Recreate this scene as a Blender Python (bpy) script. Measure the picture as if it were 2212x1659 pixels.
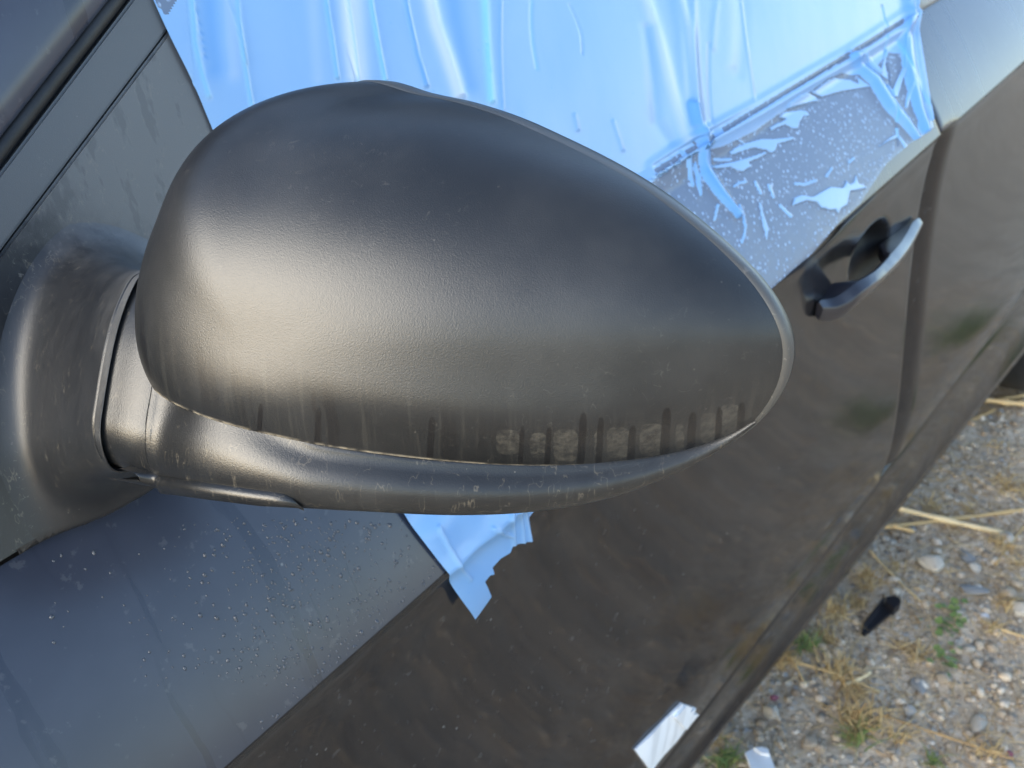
import bpy, bmesh, math, random
import numpy as np
from mathutils import Vector, Matrix, noise as mnoise
from mathutils.bvhtree import BVHTree

rnd = random.Random(7)
npr = np.random.default_rng(11)
S = bpy.context.scene
for o in list(bpy.data.objects):
    bpy.data.objects.remove(o)

# ------------------------------------------------------------------ camera
F, CX, CY = 2400.0, 1106.0, 829.5          # focal length and centre, in 2212 x 1659 photo pixels
PITCH, YAW = math.radians(30), math.radians(52.05)
CAM = np.array([0.0, 0.0, 1.22])
RT = np.array([math.cos(YAW), -math.sin(YAW), 0])
FW = np.array([math.sin(YAW) * math.cos(PITCH), math.cos(YAW) * math.cos(PITCH), -math.sin(PITCH)])
UP = np.cross(RT, FW)
cd = bpy.data.cameras.new('camera')
cam = bpy.data.objects.new('camera', cd)
S.collection.objects.link(cam)
cam.location = CAM
cam.rotation_euler = (math.pi / 2 - PITCH, 0, -YAW)
cd.sensor_width = 36
cd.lens = 36 * F / 2212
cd.clip_start = 0.02
cd.clip_end = 600
cd.dof.use_dof = True
cd.dof.focus_distance = 0.40
cd.dof.aperture_fstop = 24
S.camera = cam

# ------------------------------------------------------------------ light
SUN = Vector((-0.90, 0.20, 0.38)).normalized()     # towards the sun: low, ahead of the car, on its far side
W = bpy.data.worlds.new('World')
S.world = W
W.use_nodes = True
nt = W.node_tree
nt.nodes.clear()
sky = nt.nodes.new('ShaderNodeTexSky')
sky.sky_type = 'NISHITA'
sky.sun_disc = False
sky.sun_elevation = math.asin(SUN.z)
sky.sun_rotation = math.atan2(SUN.x, SUN.y)
sky.altitude = 100
sky.air_density = 1.0
sky.dust_density = 1.0
sky.ozone_density = 1.0
bg = nt.nodes.new('ShaderNodeBackground')
bg.inputs['Strength'].default_value = 0.15
wo = nt.nodes.new('ShaderNodeOutputWorld')
nt.links.new(sky.outputs[0], bg.inputs[0])
nt.links.new(bg.outputs[0], wo.inputs[0])
sd = bpy.data.lights.new('sun', 'SUN')
sd.energy = 1.1
sd.angle = math.radians(44)
sd.color = (1.0, 0.955, 0.83)
sun = bpy.data.objects.new('sun', sd)
S.collection.objects.link(sun)
sun.rotation_euler = SUN.to_track_quat('Z', 'Y').to_euler()
S.view_settings.view_transform = 'Standard'
S.view_settings.look = 'None'
S.view_settings.exposure = 1.9
S.view_settings.gamma = 1.0
S.view_settings.use_curve_mapping = False

# ------------------------------------------------------------------ helpers
def ray(px, py):
    return FW + RT * (px - CX) / F - UP * (py - CY) / F

def project(P):
    d = np.asarray(P, float) - CAM
    w = d @ FW
    return np.stack([CX + F * (d @ RT) / w, CY - F * (d @ UP) / w], -1)

def on_plane(px, py, n, d):
    n = np.array(n, float)
    r = ray(px, py)
    return CAM + r * ((d - CAM @ n) / (r @ n))

def on_ground(px, py, z=0.0):
    return on_plane(px, py, (0, 0, 1), z)

def link(o):
    S.collection.objects.link(o)
    return o

def tag(o, label=None, cat=None, group=None, kind=None):
    if label: o['label'] = label
    if cat: o['category'] = cat
    if group: o['group'] = group
    if kind: o['kind'] = kind
    return o

def empty(name, loc, label, cat, group=None):
    o = link(bpy.data.objects.new(name, None))
    o.location = loc
    o.empty_display_size = 0.05
    return tag(o, label, cat, group)

def mesh_obj(name, verts, faces, mat, parent=None, smooth=True, kind=None, uvs=None):
    me = bpy.data.meshes.new(name)
    me.from_pydata([tuple(map(float, v)) for v in verts], [], [tuple(map(int, f)) for f in faces])
    if uvs is not None:
        ul = me.uv_layers.new(name='uv')
        li = np.empty(len(me.loops), dtype=np.int32)
        me.loops.foreach_get('vertex_index', li)
        ul.data.foreach_set('uv', np.asarray(uvs, np.float32)[li].ravel())
    bm = bmesh.new()
    bm.from_mesh(me)
    bmesh.ops.recalc_face_normals(bm, faces=bm.faces)
    bm.to_mesh(me)
    bm.free()
    if smooth:
        me.polygons.foreach_set('use_smooth', [True] * len(me.polygons))
    me.materials.append(mat)
    o = link(bpy.data.objects.new(name, me))
    if parent is not None:
        o.parent = parent
        o.matrix_parent_inverse = Matrix.Translation(-Vector(parent_loc(parent)))
    if kind: o['kind'] = kind
    return o

def parent_loc(p):
    v = Vector(p.location)
    while p.parent is not None:
        v = v + Vector(p.matrix_parent_inverse.translation)
        p = p.parent
        v = v + Vector(p.location)
    return v

def bm_obj(name, bm, mat, parent=None, smooth=True, kind=None):
    me = bpy.data.meshes.new(name)
    bm.to_mesh(me)
    bm.free()
    if smooth:
        me.polygons.foreach_set('use_smooth', [True] * len(me.polygons))
    me.materials.append(mat)
    o = link(bpy.data.objects.new(name, me))
    if parent is not None:
        o.parent = parent
        o.matrix_parent_inverse = Matrix.Translation(-Vector(parent_loc(parent)))
    if kind: o['kind'] = kind
    return o

def grid_faces(nu, nv, closed_v=False, off=0):
    fs = []
    for i in range(nu - 1):
        for j in range(nv if closed_v else nv - 1):
            k = (j + 1) % nv
            fs.append((off + i * nv + j, off + i * nv + k, off + (i + 1) * nv + k, off + (i + 1) * nv + j))
    return fs

def catmull(pts, n):
    P = np.asarray(pts, float)
    d = np.r_[0, np.cumsum(np.linalg.norm(np.diff(P, axis=0), axis=1))]
    t = np.linspace(0, d[-1], n)
    m = np.gradient(P, d, axis=0)
    k = np.clip(np.searchsorted(d, t, side='right') - 1, 0, len(d) - 2)
    h = (d[k + 1] - d[k])[:, None]
    u = ((t - d[k]) / (d[k + 1] - d[k]))[:, None]
    return (P[k] * (2 * u**3 - 3 * u**2 + 1) + m[k] * h * (u**3 - 2 * u**2 + u)
            + P[k + 1] * (-2 * u**3 + 3 * u**2) + m[k + 1] * h * (u**3 - u**2))

def tube(path, rad, seg=10, flat=1.0, upv=(0, 0, 1), cap=True):
    """verts, faces of a tube along path; rad a number or one per point"""
    P = np.asarray(path, float)
    n = len(P)
    r = np.broadcast_to(np.asarray(rad, float), (n,))
    T = np.gradient(P, axis=0)
    T /= np.linalg.norm(T, axis=1)[:, None] + 1e-12
    A = np.cross(T, np.array(upv, float))
    A /= np.linalg.norm(A, axis=1)[:, None] + 1e-12
    B = np.cross(A, T)
    V = []
    for i in range(n):
        for j in range(seg):
            a = 2 * math.pi * j / seg
            V.append(P[i] + A[i] * math.cos(a) * r[i] + B[i] * math.sin(a) * r[i] * flat)
    Fc = grid_faces(n, seg, True)
    if cap:
        Fc.append(tuple(range(seg)))
        Fc.append(tuple(range((n - 1) * seg, n * seg))[::-1])
    return V, Fc

def smooth01(x, a, b):
    t = np.clip((np.asarray(x, float) - a) / (b - a), 0, 1)
    return t * t * (3 - 2 * t)

# ------------------------------------------------------------------ materials
class M:
    def __init__(s, name):
        s.m = bpy.data.materials.new(name)
        s.m.use_nodes = True
        s.t = s.m.node_tree
        s.b = s.t.nodes['Principled BSDF']
        s.out = s.t.nodes['Material Output']
    def n(s, typ, **kw):
        x = s.t.nodes.new('ShaderNode' + typ)
        for k, v in kw.items():
            setattr(x, k, v)
        return x
    def l(s, a, b):
        s.t.links.new(a, b)
    def setv(s, sock, v):
        if isinstance(v, bpy.types.NodeSocket): s.l(v, sock)
        elif isinstance(v, tuple) and len(v) == 3 and sock.type == 'RGBA': sock.default_value = (*v, 1)
        else: sock.default_value = v
    def p(s, **kw):
        for k, v in kw.items():
            s.setv(s.b.inputs[k.replace('_', ' ')], v)
        return s
    def coord(s, kind='Object', scale=(1, 1, 1)):
        c = s.n('TexCoord')
        mp = s.n('Mapping')
        mp.inputs['Scale'].default_value = scale
        s.l(c.outputs[kind], mp.inputs[0])
        return mp.outputs[0]
    def noise(s, scale, detail=3, rough=0.5, co=None, dist=0.0):
        x = s.n('TexNoise')
        x.inputs['Scale'].default_value = scale
        x.inputs['Detail'].default_value = detail
        x.inputs['Roughness'].default_value = rough
        x.inputs['Distortion'].default_value = dist
        s.l(co if co is not None else s.coord(), x.inputs['Vector'])
        return x.outputs[0]
    def vor(s, scale, co=None, feature='F1', out='Distance', rand=1.0):
        x = s.n('TexVoronoi', feature=feature)
        x.inputs['Scale'].default_value = scale
        x.inputs['Randomness'].default_value = rand
        s.l(co if co is not None else s.coord(), x.inputs['Vector'])
        return x.outputs[out]
    def ramp(s, f, stops):
        x = s.n('ValToRGB')
        e = x.color_ramp.elements
        while len(e) < len(stops): e.new(0.5)
        for k, (pos, c) in enumerate(stops):
            e[k].position = pos
            e[k].color = (*c, 1) if isinstance(c, tuple) else (c, c, c, 1)
        s.l(f, x.inputs[0])
        return x.outputs[0]
    def mix(s, f, a, b, mode='MIX'):
        x = s.n('Mix', data_type='RGBA', blend_type=mode)
        s.setv(x.inputs[0], f)
        s.setv(x.inputs[6], a)
        s.setv(x.inputs[7], b)
        return x.outputs[2]
    def math(s, op, a, b=0.0, c=None, clamp=False):
        x = s.n('Math', operation=op, use_clamp=clamp)
        s.setv(x.inputs[0], a)
        s.setv(x.inputs[1], b)
        if c is not None: s.setv(x.inputs[2], c)
        return x.outputs[0]
    def maprange(s, v, a, b, c=0.0, d=1.0, smooth=True):
        x = s.n('MapRange', interpolation_type='SMOOTHSTEP' if smooth else 'LINEAR')
        s.setv(x.inputs[0], v)
        for i, q in enumerate((a, b, c, d)): x.inputs[1 + i].default_value = q
        return x.outputs[0]
    def bump(s, h, strength=0.3, dist=0.001, normal=None):
        x = s.n('Bump')
        x.inputs['Strength'].default_value = strength
        x.inputs['Distance'].default_value = dist
        s.l(h, x.inputs['Height'])
        if normal is not None: s.l(normal, x.inputs['Normal'])
        return x.outputs[0]
    def attr(s, name, out='Fac'):
        x = s.n('Attribute', attribute_name=name)
        return x.outputs[out]
    def sep(s, v):
        x = s.n('SeparateXYZ')
        s.l(v, x.inputs[0])
        return x.outputs

def lint(m, scale=150, width=0.013, thin=0.55):
    """curly fibres and specks of dust: thin iso-lines of a noise, broken up by another"""
    co = m.coord()
    a = m.noise(scale, 2, 0.5, co, 0.6)
    line = m.maprange(m.math('ABSOLUTE', m.math('SUBTRACT', a, 0.5)), 0.0, width, 1, 0)
    brk = m.maprange(m.noise(scale * 2.3, 1, 0.5, co), thin, thin + 0.05)
    brk2 = m.maprange(m.noise(14, 4, 0.65, co), 0.42, 0.72)
    fib = m.math('MULTIPLY', m.math('MULTIPLY', line, brk), brk2)
    sp = m.maprange(m.vor(190, co), 0.05, 0.09, 1, 0)
    sp = m.math('MULTIPLY', sp, m.maprange(m.noise(60, 1, 0.5, co), 0.60, 0.66))
    return m.math('MAXIMUM', fib, sp, clamp=True)

def plastic(name, base=(0.0105, 0.0112, 0.0122), rough=0.34, streak=0.5, cover=False, lint_amt=0.4, grain=1.0, dust_shade_at=None):
    m = M(name)
    co = m.coord()
    g = m.noise(2100, 2, 0.6, co)
    g2 = m.noise(300, 3, 0.6, co)
    film = m.noise(16, 4, 0.6, co)
    dust = m.maprange(film, 0.38, 0.78, 0.0, 0.10)
    if dust_shade_at is not None:
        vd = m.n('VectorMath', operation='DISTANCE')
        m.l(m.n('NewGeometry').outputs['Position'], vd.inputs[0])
        vd.inputs[1].default_value = dust_shade_at
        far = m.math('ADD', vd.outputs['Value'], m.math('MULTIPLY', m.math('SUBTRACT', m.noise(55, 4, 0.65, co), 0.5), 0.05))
        dust = m.math('MAXIMUM', dust, m.math('MULTIPLY', m.maprange(far, 0.085, 0.135), 0.62))  # dust left off round the arm, painting the sail's dark reflection into the colour
    col = m.mix(dust, base, (0.15, 0.15, 0.148))
    lf = m.math('MULTIPLY', lint(m), lint_amt)
    r = m.math('ADD', rough, m.math('MULTIPLY', m.math('SUBTRACT', film, 0.5), 0.12))
    if streak:
        sv = m.coord(scale=(120, 120, 9))
        st = m.noise(1.0, 3, 0.6, sv)
        dr = m.maprange(st, 0.54, 0.60)
        col = m.mix(m.math('MULTIPLY', dr, streak), col, (0.008, 0.008, 0.009))
        edge = m.maprange(m.math('ABSOLUTE', m.math('SUBTRACT', st, 0.52)), 0.0, 0.012, 1, 0)
        edge = m.math('MULTIPLY', edge, m.maprange(m.noise(220, 2, 0.6, co), 0.45, 0.6))
        col = m.mix(m.math('MULTIPLY', edge, 0.22), col, (0.22, 0.19, 0.14))
    if cover:
        uv = m.n('UVMap').outputs[0]
        su = m.sep(uv)
        # drips and dried dust patches in the band above the lower seam
        d1 = m.n('TexNoise', noise_dimensions='1D')
        d1.inputs['Scale'].default_value = 78
        d1.inputs['Detail'].default_value = 2
        m.l(m.math('ADD', su[0], m.math('MULTIPLY', m.noise(75, 3, 0.55, co), 0.0045)), d1.inputs['W'])
        hv = m.math('ADD', su[1], m.math('MULTIPLY', m.math('SUBTRACT', m.noise(70, 4, 0.65, co), 0.5), 0.016))
        pe = m.math('ADD', m.attr('dried'), m.math('MULTIPLY', m.math('SUBTRACT', m.noise(260, 3, 0.6, co), 0.5), 0.5))
        patch = m.maprange(pe, 0.42, 0.62)
        drip = m.maprange(m.math('ADD', m.attr('wet_run'), m.math('MULTIPLY', m.math('SUBTRACT', m.noise(150, 2, 0.5, co), 0.5), 0.35)), 0.42, 0.6)
        fs = m.n('TexNoise')
        fs.inputs['Scale'].default_value = 1.0
        fs.inputs['Detail'].default_value = 3
        cv = m.n('CombineXYZ')
        m.l(m.math('MULTIPLY', su[0], 420.0), cv.inputs[0])
        m.l(m.math('MULTIPLY', su[1], 26.0), cv.inputs[1])
        m.l(cv.outputs[0], fs.inputs['Vector'])
        low = m.maprange(su[1], 0.018, 0.036, 1, 0)
        fine = m.math('MULTIPLY', low, m.maprange(fs.outputs[0], 0.52, 0.66))
        col = m.mix(m.math('MULTIPLY', fine, 0.13), col, (0.085, 0.08, 0.068))
        pn = m.maprange(m.noise(330, 3, 0.7, co), 0.3, 0.75)
        col = m.mix(m.math('MULTIPLY', patch, m.math('MULTIPLY_ADD', pn, 0.6, 0.02)), col, (0.085, 0.08, 0.068))
        col = m.mix(m.math('MULTIPLY', drip, 0.9), col, (0.004, 0.004, 0.005))
        wet = m.math('MULTIPLY', m.maprange(hv, 0.018, 0.034, 1, 0), m.maprange(d1.outputs[0], 0.56, 0.585))
        col = m.mix(m.math('MULTIPLY', wet, m.math('MULTIPLY', m.maprange(m.noise(22, 2, 0.5, co), 0.35, 0.6), 0.75)), col, (0.006, 0.006, 0.007))
        seamline = m.maprange(su[1], 0.0004, 0.0016, 1, 0)
        col = m.mix(m.math('MULTIPLY', seamline, m.maprange(m.noise(150, 2, 0.5, co), 0.35, 0.6)), col, (0.24, 0.21, 0.16))
    col = m.mix(lf, col, (0.42, 0.40, 0.35))
    n1 = m.bump(g, 0.22 * grain, 0.0004)
    n2 = m.bump(g2, 0.02, 0.0006, n1)
    m.p(Base_Color=col, Roughness=r, Normal=n2)
    m.b.inputs['Specular IOR Level'].default_value = 0.5
    return m.m

def paint(name, dusty=0.25, side=False, drops=False):
    m = M(name)
    co = m.coord()
    base = (0.009, 0.012, 0.024) if not side else (0.010, 0.010, 0.012)
    wob = m.n('VectorMath', operation='ADD')
    nv = m.n('TexNoise')
    nv.inputs['Scale'].default_value = 14
    nv.inputs['Detail'].default_value = 3
    m.l(co, nv.inputs['Vector'])
    sc_ = m.n('VectorMath', operation='SCALE')
    m.l(nv.outputs['Color'], sc_.inputs[0])
    sc_.inputs['Scale'].default_value = 0.018 if not side else 0.006
    m.l(co, wob.inputs[0])
    m.l(sc_.outputs[0], wob.inputs[1])
    mp = m.n('Mapping')
    mp.inputs['Scale'].default_value = (75, 6, 6) if not side else (70, 5, 3)
    m.l(wob.outputs[0], mp.inputs[0])
    sp = mp.outputs[0]
    st = m.noise(1.0, 2, 0.5, sp)
    fl = m.noise(9, 4, 0.6, co)
    wet = m.maprange(st, 0.56, 0.66)
    d = m.math('MULTIPLY', m.maprange(fl, 0.25, 0.8, 0.4, 1.0), dusty)
    d = m.math('MULTIPLY', d, m.math('MULTIPLY_ADD', wet, -0.55, 1.0))
    tone = (0.17, 0.145, 0.12) if side else (0.135, 0.15, 0.20)
    col = m.mix(d, base, tone)
    blot = m.maprange(m.noise(120, 4, 0.65, co), 0.62, 0.68)
    col = m.mix(m.math('MULTIPLY', blot, 0.10), col, (0.24, 0.24, 0.24))
    sp2 = m.maprange(m.vor(75, co), 0.05, 0.09, 1, 0)
    sp2 = m.math('MULTIPLY', sp2, m.maprange(m.noise(19, 1, 0.5, co), 0.58, 0.66))
    col = m.mix(m.math('MULTIPLY', sp2, 0.35), col, (0.30, 0.29, 0.27))
    rr = m.math('MULTIPLY_ADD', wet, -0.05, 0.30 if not side else 0.16)
    bn = m.bump(m.noise(260, 3, 0.6, co), 0.0 if side else 0.08, 0.0006)
    m.b.inputs['Specular IOR Level'].default_value = 0.06 if side else 0.32
    m.p(Base_Color=col, Roughness=rr, Normal=bn)
    m.b.inputs['Coat Weight'].default_value = 0.42 if side else 0.45
    m.b.inputs['Coat Roughness'].default_value = 0.065 if side else 0.18
    return m.m

def simple(name, col, rough=0.5, var=0.25, scale=60, metallic=0.0, bumps=0.1, dark=None):
    m = M(name)
    co = m.coord()
    nz = m.noise(scale, 4, 0.6, co)
    c2 = dark if dark else tuple(c * (1 - var) for c in col)
    c3 = tuple(min(1, c * (1 + var * 0.6)) for c in col)
    m.p(Base_Color=m.mix(m.maprange(nz, 0.3, 0.7), c2, c3), Roughness=rough, Metallic=metallic,
        Normal=m.bump(m.noise(scale * 3, 3, 0.6, co), bumps, 0.002))
    return m.m

MAT = {}
DRIP_U = (0.0, 1.0)
MAT['shell'] = plastic('mirror_shell_plastic', rough=0.31, lint_amt=0.16, streak=0.3)
MAT['arm'] = plastic('mirror_base_plastic', base=(0.014, 0.015, 0.017), rough=0.36, streak=0.22, lint_amt=0.2, dust_shade_at=(0.17, 0.40, 0.955))
MAT['trim'] = plastic('trim_plastic', base=(0.082, 0.086, 0.09), rough=0.45, streak=0, lint_amt=0.2)
MAT['bezel'] = plastic('bezel_plastic', base=(0.055, 0.055, 0.053), rough=0.36, streak=0, lint_amt=0.3)
MAT['rubber'] = simple('black_rubber', (0.012, 0.012, 0.013), 0.55, 0.4, 90)
MAT['dirt'] = simple('seam_dirt', (0.19, 0.15, 0.10), 0.9, 0.5, 240)
MAT['shoulder'] = paint('shoulder_paint', 0.20)
MAT['side'] = paint('side_paint', 0.045, side=True)
MAT['glass'] = M('window_glass').p(Base_Color=(0.01, 0.011, 0.012), Roughness=0.03).m
MAT['silver'] = M('mirror_silver').p(Base_Color=(0.85, 0.86, 0.88), Roughness=0.02, Metallic=1.0).m
MAT['belt'] = simple('belt_molding', (0.20, 0.20, 0.20), 0.42, 0.35, 120)
MAT['handle'] = M('handle_paint').p(Base_Color=(0.014, 0.014, 0.02), Roughness=0.3, Coat_Weight=0.5, Coat_Roughness=0.04).m
MAT['sealing'] = simple('pale_sealing', (0.62, 0.62, 0.6), 0.7)
MAT['alloy'] = simple('alloy', (0.5, 0.5, 0.52), 0.3, 0.1, 20, 1.0)

# ------------------------------------------------------------------ ground
def ground_mat():
    m = M('gravel_soil')
    co = m.coord()
    a = m.noise(9, 5, 0.6, co)
    b = m.noise(60, 5, 0.65, co)
    c = m.noise(260, 3, 0.6, co)
    v = m.vor(70, co)
    vc = m.vor(70, co, out='Color')
    col = m.ramp(b, [(0.28, (0.28, 0.20, 0.125)), (0.5, (0.60, 0.475, 0.335)), (0.72, (0.76, 0.645, 0.49))])
    col = m.mix(m.maprange(a, 0.42, 0.66, 0, 0.5), col, (0.26, 0.195, 0.125))
    peb = m.maprange(v, 0.30, 0.42, 1, 0)
    pc = m.ramp(m.sep(vc)[0], [(0.0, (0.20, 0.18, 0.155)), (0.5, (0.36, 0.33, 0.28)), (1.0, (0.55, 0.52, 0.47))])
    on = m.maprange(m.sep(vc)[1], 0.45, 0.5)
    col = m.mix(m.math('MULTIPLY', m.math('MULTIPLY', peb, on), 0.75), col, pc)
    h = m.math('ADD', m.math('MULTIPLY', b, 0.8), m.math('ADD', m.math('MULTIPLY', c, 0.35), m.math('MULTIPLY', m.math('MULTIPLY', peb, on), 0.5)))
    m.p(Base_Color=col, Roughness=0.95, Normal=m.bump(h, 0.9, 0.008))
    return m.m
MAT['ground'] = ground_mat()

def ground_z(x, y):
    n = mnoise.noise((x * 3.1, y * 3.1, 0.3)) * 0.010 + mnoise.noise((x * 11, y * 11, 4.2)) * 0.005 + mnoise.noise((x * 31, y * 31, 7.7)) * 0.0028
    f = 1.0 if abs(x - 1.2) < 4 and abs(y) < 4 else 0.0
    return n * f

def build_ground():
    def axis(c, near, step, far):
        a = list(np.arange(c - near, c + near + 1e-6, step))
        lo, hi, s = a[0], a[-1], step
        while hi < far:
            s *= 1.5
            hi += s
            lo -= s
            a.append(hi)
            a.insert(0, lo)
        return np.array(a)
    xs, ys = axis(1.5, 1.4, 0.012, 250), axis(0.0, 0.9, 0.012, 250)
    V = [(x, y, ground_z(x, y)) for x in xs for y in ys]
    o = mesh_obj('ground', V, grid_faces(len(xs), len(ys)), MAT['ground'])
    tag(o, 'dusty grey brown gravel ground beside the parked car', None, None, 'structure')
build_ground()

# ------------------------------------------------------------------ the car body surface
YB, YC = 0.400, 0.330
def zb(x): return 0.917 + 0.0625 * (np.asarray(x, float) - 0.16)
def zc(x): return 0.802 + 0.0870 * (np.asarray(x, float) - 0.22)
S_CR, S_END = 0.125, 0.66

_side = np.array([(0.0, 0.0), (0.0035, -0.008), (0.007, -0.03), (0.011, -0.09), (0.010, -0.17), (0.005, -0.27), (0.002, -0.35), (0.004, -0.42), (0.012, -0.47)])
_sq = np.r_[0, np.cumsum(np.linalg.norm(np.diff(_side, axis=0), axis=1))]
_sidec = catmull(_side, 3000)
_sqc = np.r_[0, np.cumsum(np.linalg.norm(np.diff(_sidec, axis=0), axis=1))]
def body(x, s):
    """point of the body side at length x and girth s (0 = window sill, S_CR = crease)"""
    x, s = np.broadcast_arrays(np.asarray(x, float), np.asarray(s, float))
    b, c = zb(x), zc(x)
    yw = YB + 0.004 + np.maximum(-s, 0) * 0.34
    zw = b + 0.003 + np.maximum(-s, 0) * 0.94
    t = np.clip(s / S_CR, 0, 1)
    bul = 0.004 * 4 * t * (1 - t)
    ysh = YB + (YC - YB) * t - bul * 0.82
    zsh = b + (c - b) * t + bul * 0.57
    q = np.clip(s - S_CR, 0, None)
    yd = YC + np.interp(q, _sqc, _sidec[:, 0])
    zd = c + np.interp(q, _sqc, _sidec[:, 1])
    Y = np.where(s < 0, yw, np.where(s < S_CR, ysh, yd))
    Z = np.where(s < 0, zw, np.where(s < S_CR, zsh, zd))
    return np.stack([x + 0 * s, Y, Z], -1)

def body_n(x, s):
    e = 0.006
    ds = body(x, np.asarray(s) + e) - body(x, np.asarray(s) - e)
    dx = body(np.asarray(x) + e, s) - body(np.asarray(x) - e, s)
    n = np.cross(ds, dx)
    n /= np.linalg.norm(n, axis=-1)[..., None]
    return np.where(n[..., 1:2] > 0, -n, n)

_xs = np.linspace(-0.6, 2.6, 321)
_ss = np.concatenate([np.linspace(-0.45, 0, 60), np.linspace(0.0006, S_CR, 30), np.linspace(S_CR + 0.002, S_END, 110)])
_G = body(_xs[:, None], _ss[None, :]).reshape(-1, 3)
BVH = BVHTree.FromPolygons([Vector(v) for v in _G], grid_faces(len(_xs), len(_ss)))
def body_hit(px, py):
    """(x, s) of the body point behind a photo pixel"""
    r = ray(px, py)
    loc, nor, idx, dist = BVH.ray_cast(Vector(CAM), Vector(r))
    if loc is None:
        return None
    P = body(np.full(len(_ss), loc.x), _ss)
    d = np.linalg.norm(P - np.array(loc), axis=1)
    k = int(d.argmin())
    s = _ss[k]
    fine = np.linspace(_ss[max(k - 1, 0)], _ss[min(k + 1, len(_ss) - 1)], 41)
    P = body(np.full(41, loc.x), fine)
    return loc.x, fine[int(np.linalg.norm(P - np.array(loc), axis=1).argmin())]

car = empty('parked_car', (0.5, 1.15, 0.0), 'dark grey car, dusty and wet, parked on gravel with its side mirror towards us', 'car')

H1, H2 = body_hit(2030, 292), body_hit(1908, 960)
XSHUT = H1[0]
def shut_x(z):
    return XSHUT + 0.055 * np.clip((0.88 - np.asarray(z)) / 0.4, -0.5, 1.4) ** 1.0

# door handle axis in (x, s)
hA, hB = body_hit(1775, 665), body_hit(1992, 480)
hcx, hcs = body_hit(1868, 575)

def panel(name, x0, x1, s0, s1, mat, nx, ns, parent, recess=None, edge_l=False, edge_r=False, thick=0.02, front_dip=False):
    """skin of the body between two x positions (numbers or functions of z) with turned-in edges"""
    ss = np.linspace(s0, s1, ns)
    if s0 < S_CR < s1:
        ss = np.unique(np.r_[ss, S_CR - 0.0025, S_CR - 0.001, S_CR, S_CR + 0.001, S_CR + 0.0025])
    ns = len(ss)
    u = np.linspace(0, 1, nx)
    rows = []
    for ui in u:
        z = body(np.full(ns, 0.6), ss)[:, 2]
        a = x0(z) if callable(x0) else np.full(ns, x0)
        b = x1(z) if callable(x1) else np.full(ns, x1)
        xx = a + (b - a) * ui
        P = body(xx, ss)
        if recess is not None:
            rx, rs, ra, rb, dep, sl = recess
            du = (xx - rx)
            dv = (ss - rs) + sl * du
            q = np.sqrt((du / ra) ** 2 + (dv / rb) ** 2)
            P[:, 1] += dep * (1 - smooth01(q, 0.35, 1.0)) * np.clip(0.50 - 0.62 * dv / rb, 0, 1)
        if front_dip:
            P[:, 1] += 0.012 * (1 - smooth01(xx - a, 0.0, 0.055)) * smooth01(ss, S_CR - 0.005, S_CR + 0.015)
        rows.append(P)
    R = np.array(rows)
    N = body_n(0.6, ss)
    ext = []
    def fold(P, side):
        sgn = -1 if side == 'l' else 1
        out = []
        for k, (dx, dd) in enumerate(((0.0009, 0.0005), (0.0016, 0.0016), (0.0018, 0.004), (0.0018, thick))):
            Q = P - N * dd
            Q[:, 0] += sgn * dx
            out.append(Q)
        return out
    L = fold(R[0], 'l')[::-1] if edge_l else []
    E = fold(R[-1], 'r') if edge_r else []
    allr = np.array(list(L) + list(R) + list(E))
    # turned-in bottom
    bot = allr[:, -1, :].copy()
    b1 = bot + np.array([0, 0.003, -0.002])
    b2 = bot + np.array([0, 0.02, -0.002])
    allr = np.concatenate([allr, b1[:, None], b2[:, None]], 1)
    return mesh_obj(name, allr.reshape(-1, 3), grid_faces(allr.shape[0], allr.shape[1]), mat, parent)

S_DOORB = 0.615                     # lower edge of the doors
hrx, hrs = body_hit(1878, 548)
recess = (hrx, hrs, 0.054, 0.036, 0.026, -0.12)
door = panel('front_door', -0.12, lambda z: shut_x(z) - 0.003, 0.0005, S_DOORB, MAT['side'], 300, 200, car, recess=recess, edge_r=True)
# shoulder faces are dusted more thickly than the side
door.data.materials.append(MAT['shoulder'])
def set_shoulder(o):
    me = o.data
    cen = np.empty(len(me.polygons) * 3)
    me.polygons.foreach_get('center', cen)
    cen = cen.reshape(-1, 3)
    mi = (cen[:, 2] > zc(cen[:, 0]) + 0.0006).astype(np.int32)
    me.polygons.foreach_set('material_index', mi)
set_shoulder(door)
# cup behind the grip blackened: its dark reflection is painted into the colour
door.data.materials.append(M('cup_shade').p(Base_Color=(0.004, 0.004, 0.005), Roughness=0.6, Specular_IOR_Level=0.2).m)
def set_cup(o):
    me = o.data
    mi = np.empty(len(me.polygons), np.int32)
    me.polygons.foreach_get('material_index', mi)
    cen = np.empty(len(me.polygons) * 3)
    me.polygons.foreach_get('center', cen)
    cen = cen.reshape(-1, 3)
    rx, rs, ra, rb, dep, sl = recess
    zc0 = float(body(rx, rs)[2])
    du = cen[:, 0] - rx
    dv = -(cen[:, 2] - zc0) + 0.087 * du + sl * du
    mi[(du / ra) ** 2 + (dv / rb) ** 2 < 0.80] = 2
    me.polygons.foreach_set('material_index', mi)
set_cup(door)
rdoor = panel('rear_door', lambda z: shut_x(z) + 0.004, 1.98, 0.0005, S_DOORB, MAT['side'], 120, 90, car, edge_l=True, front_dip=True)
rdoor.data.materials.append(MAT['shoulder'])
set_shoulder(rdoor)

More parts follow.
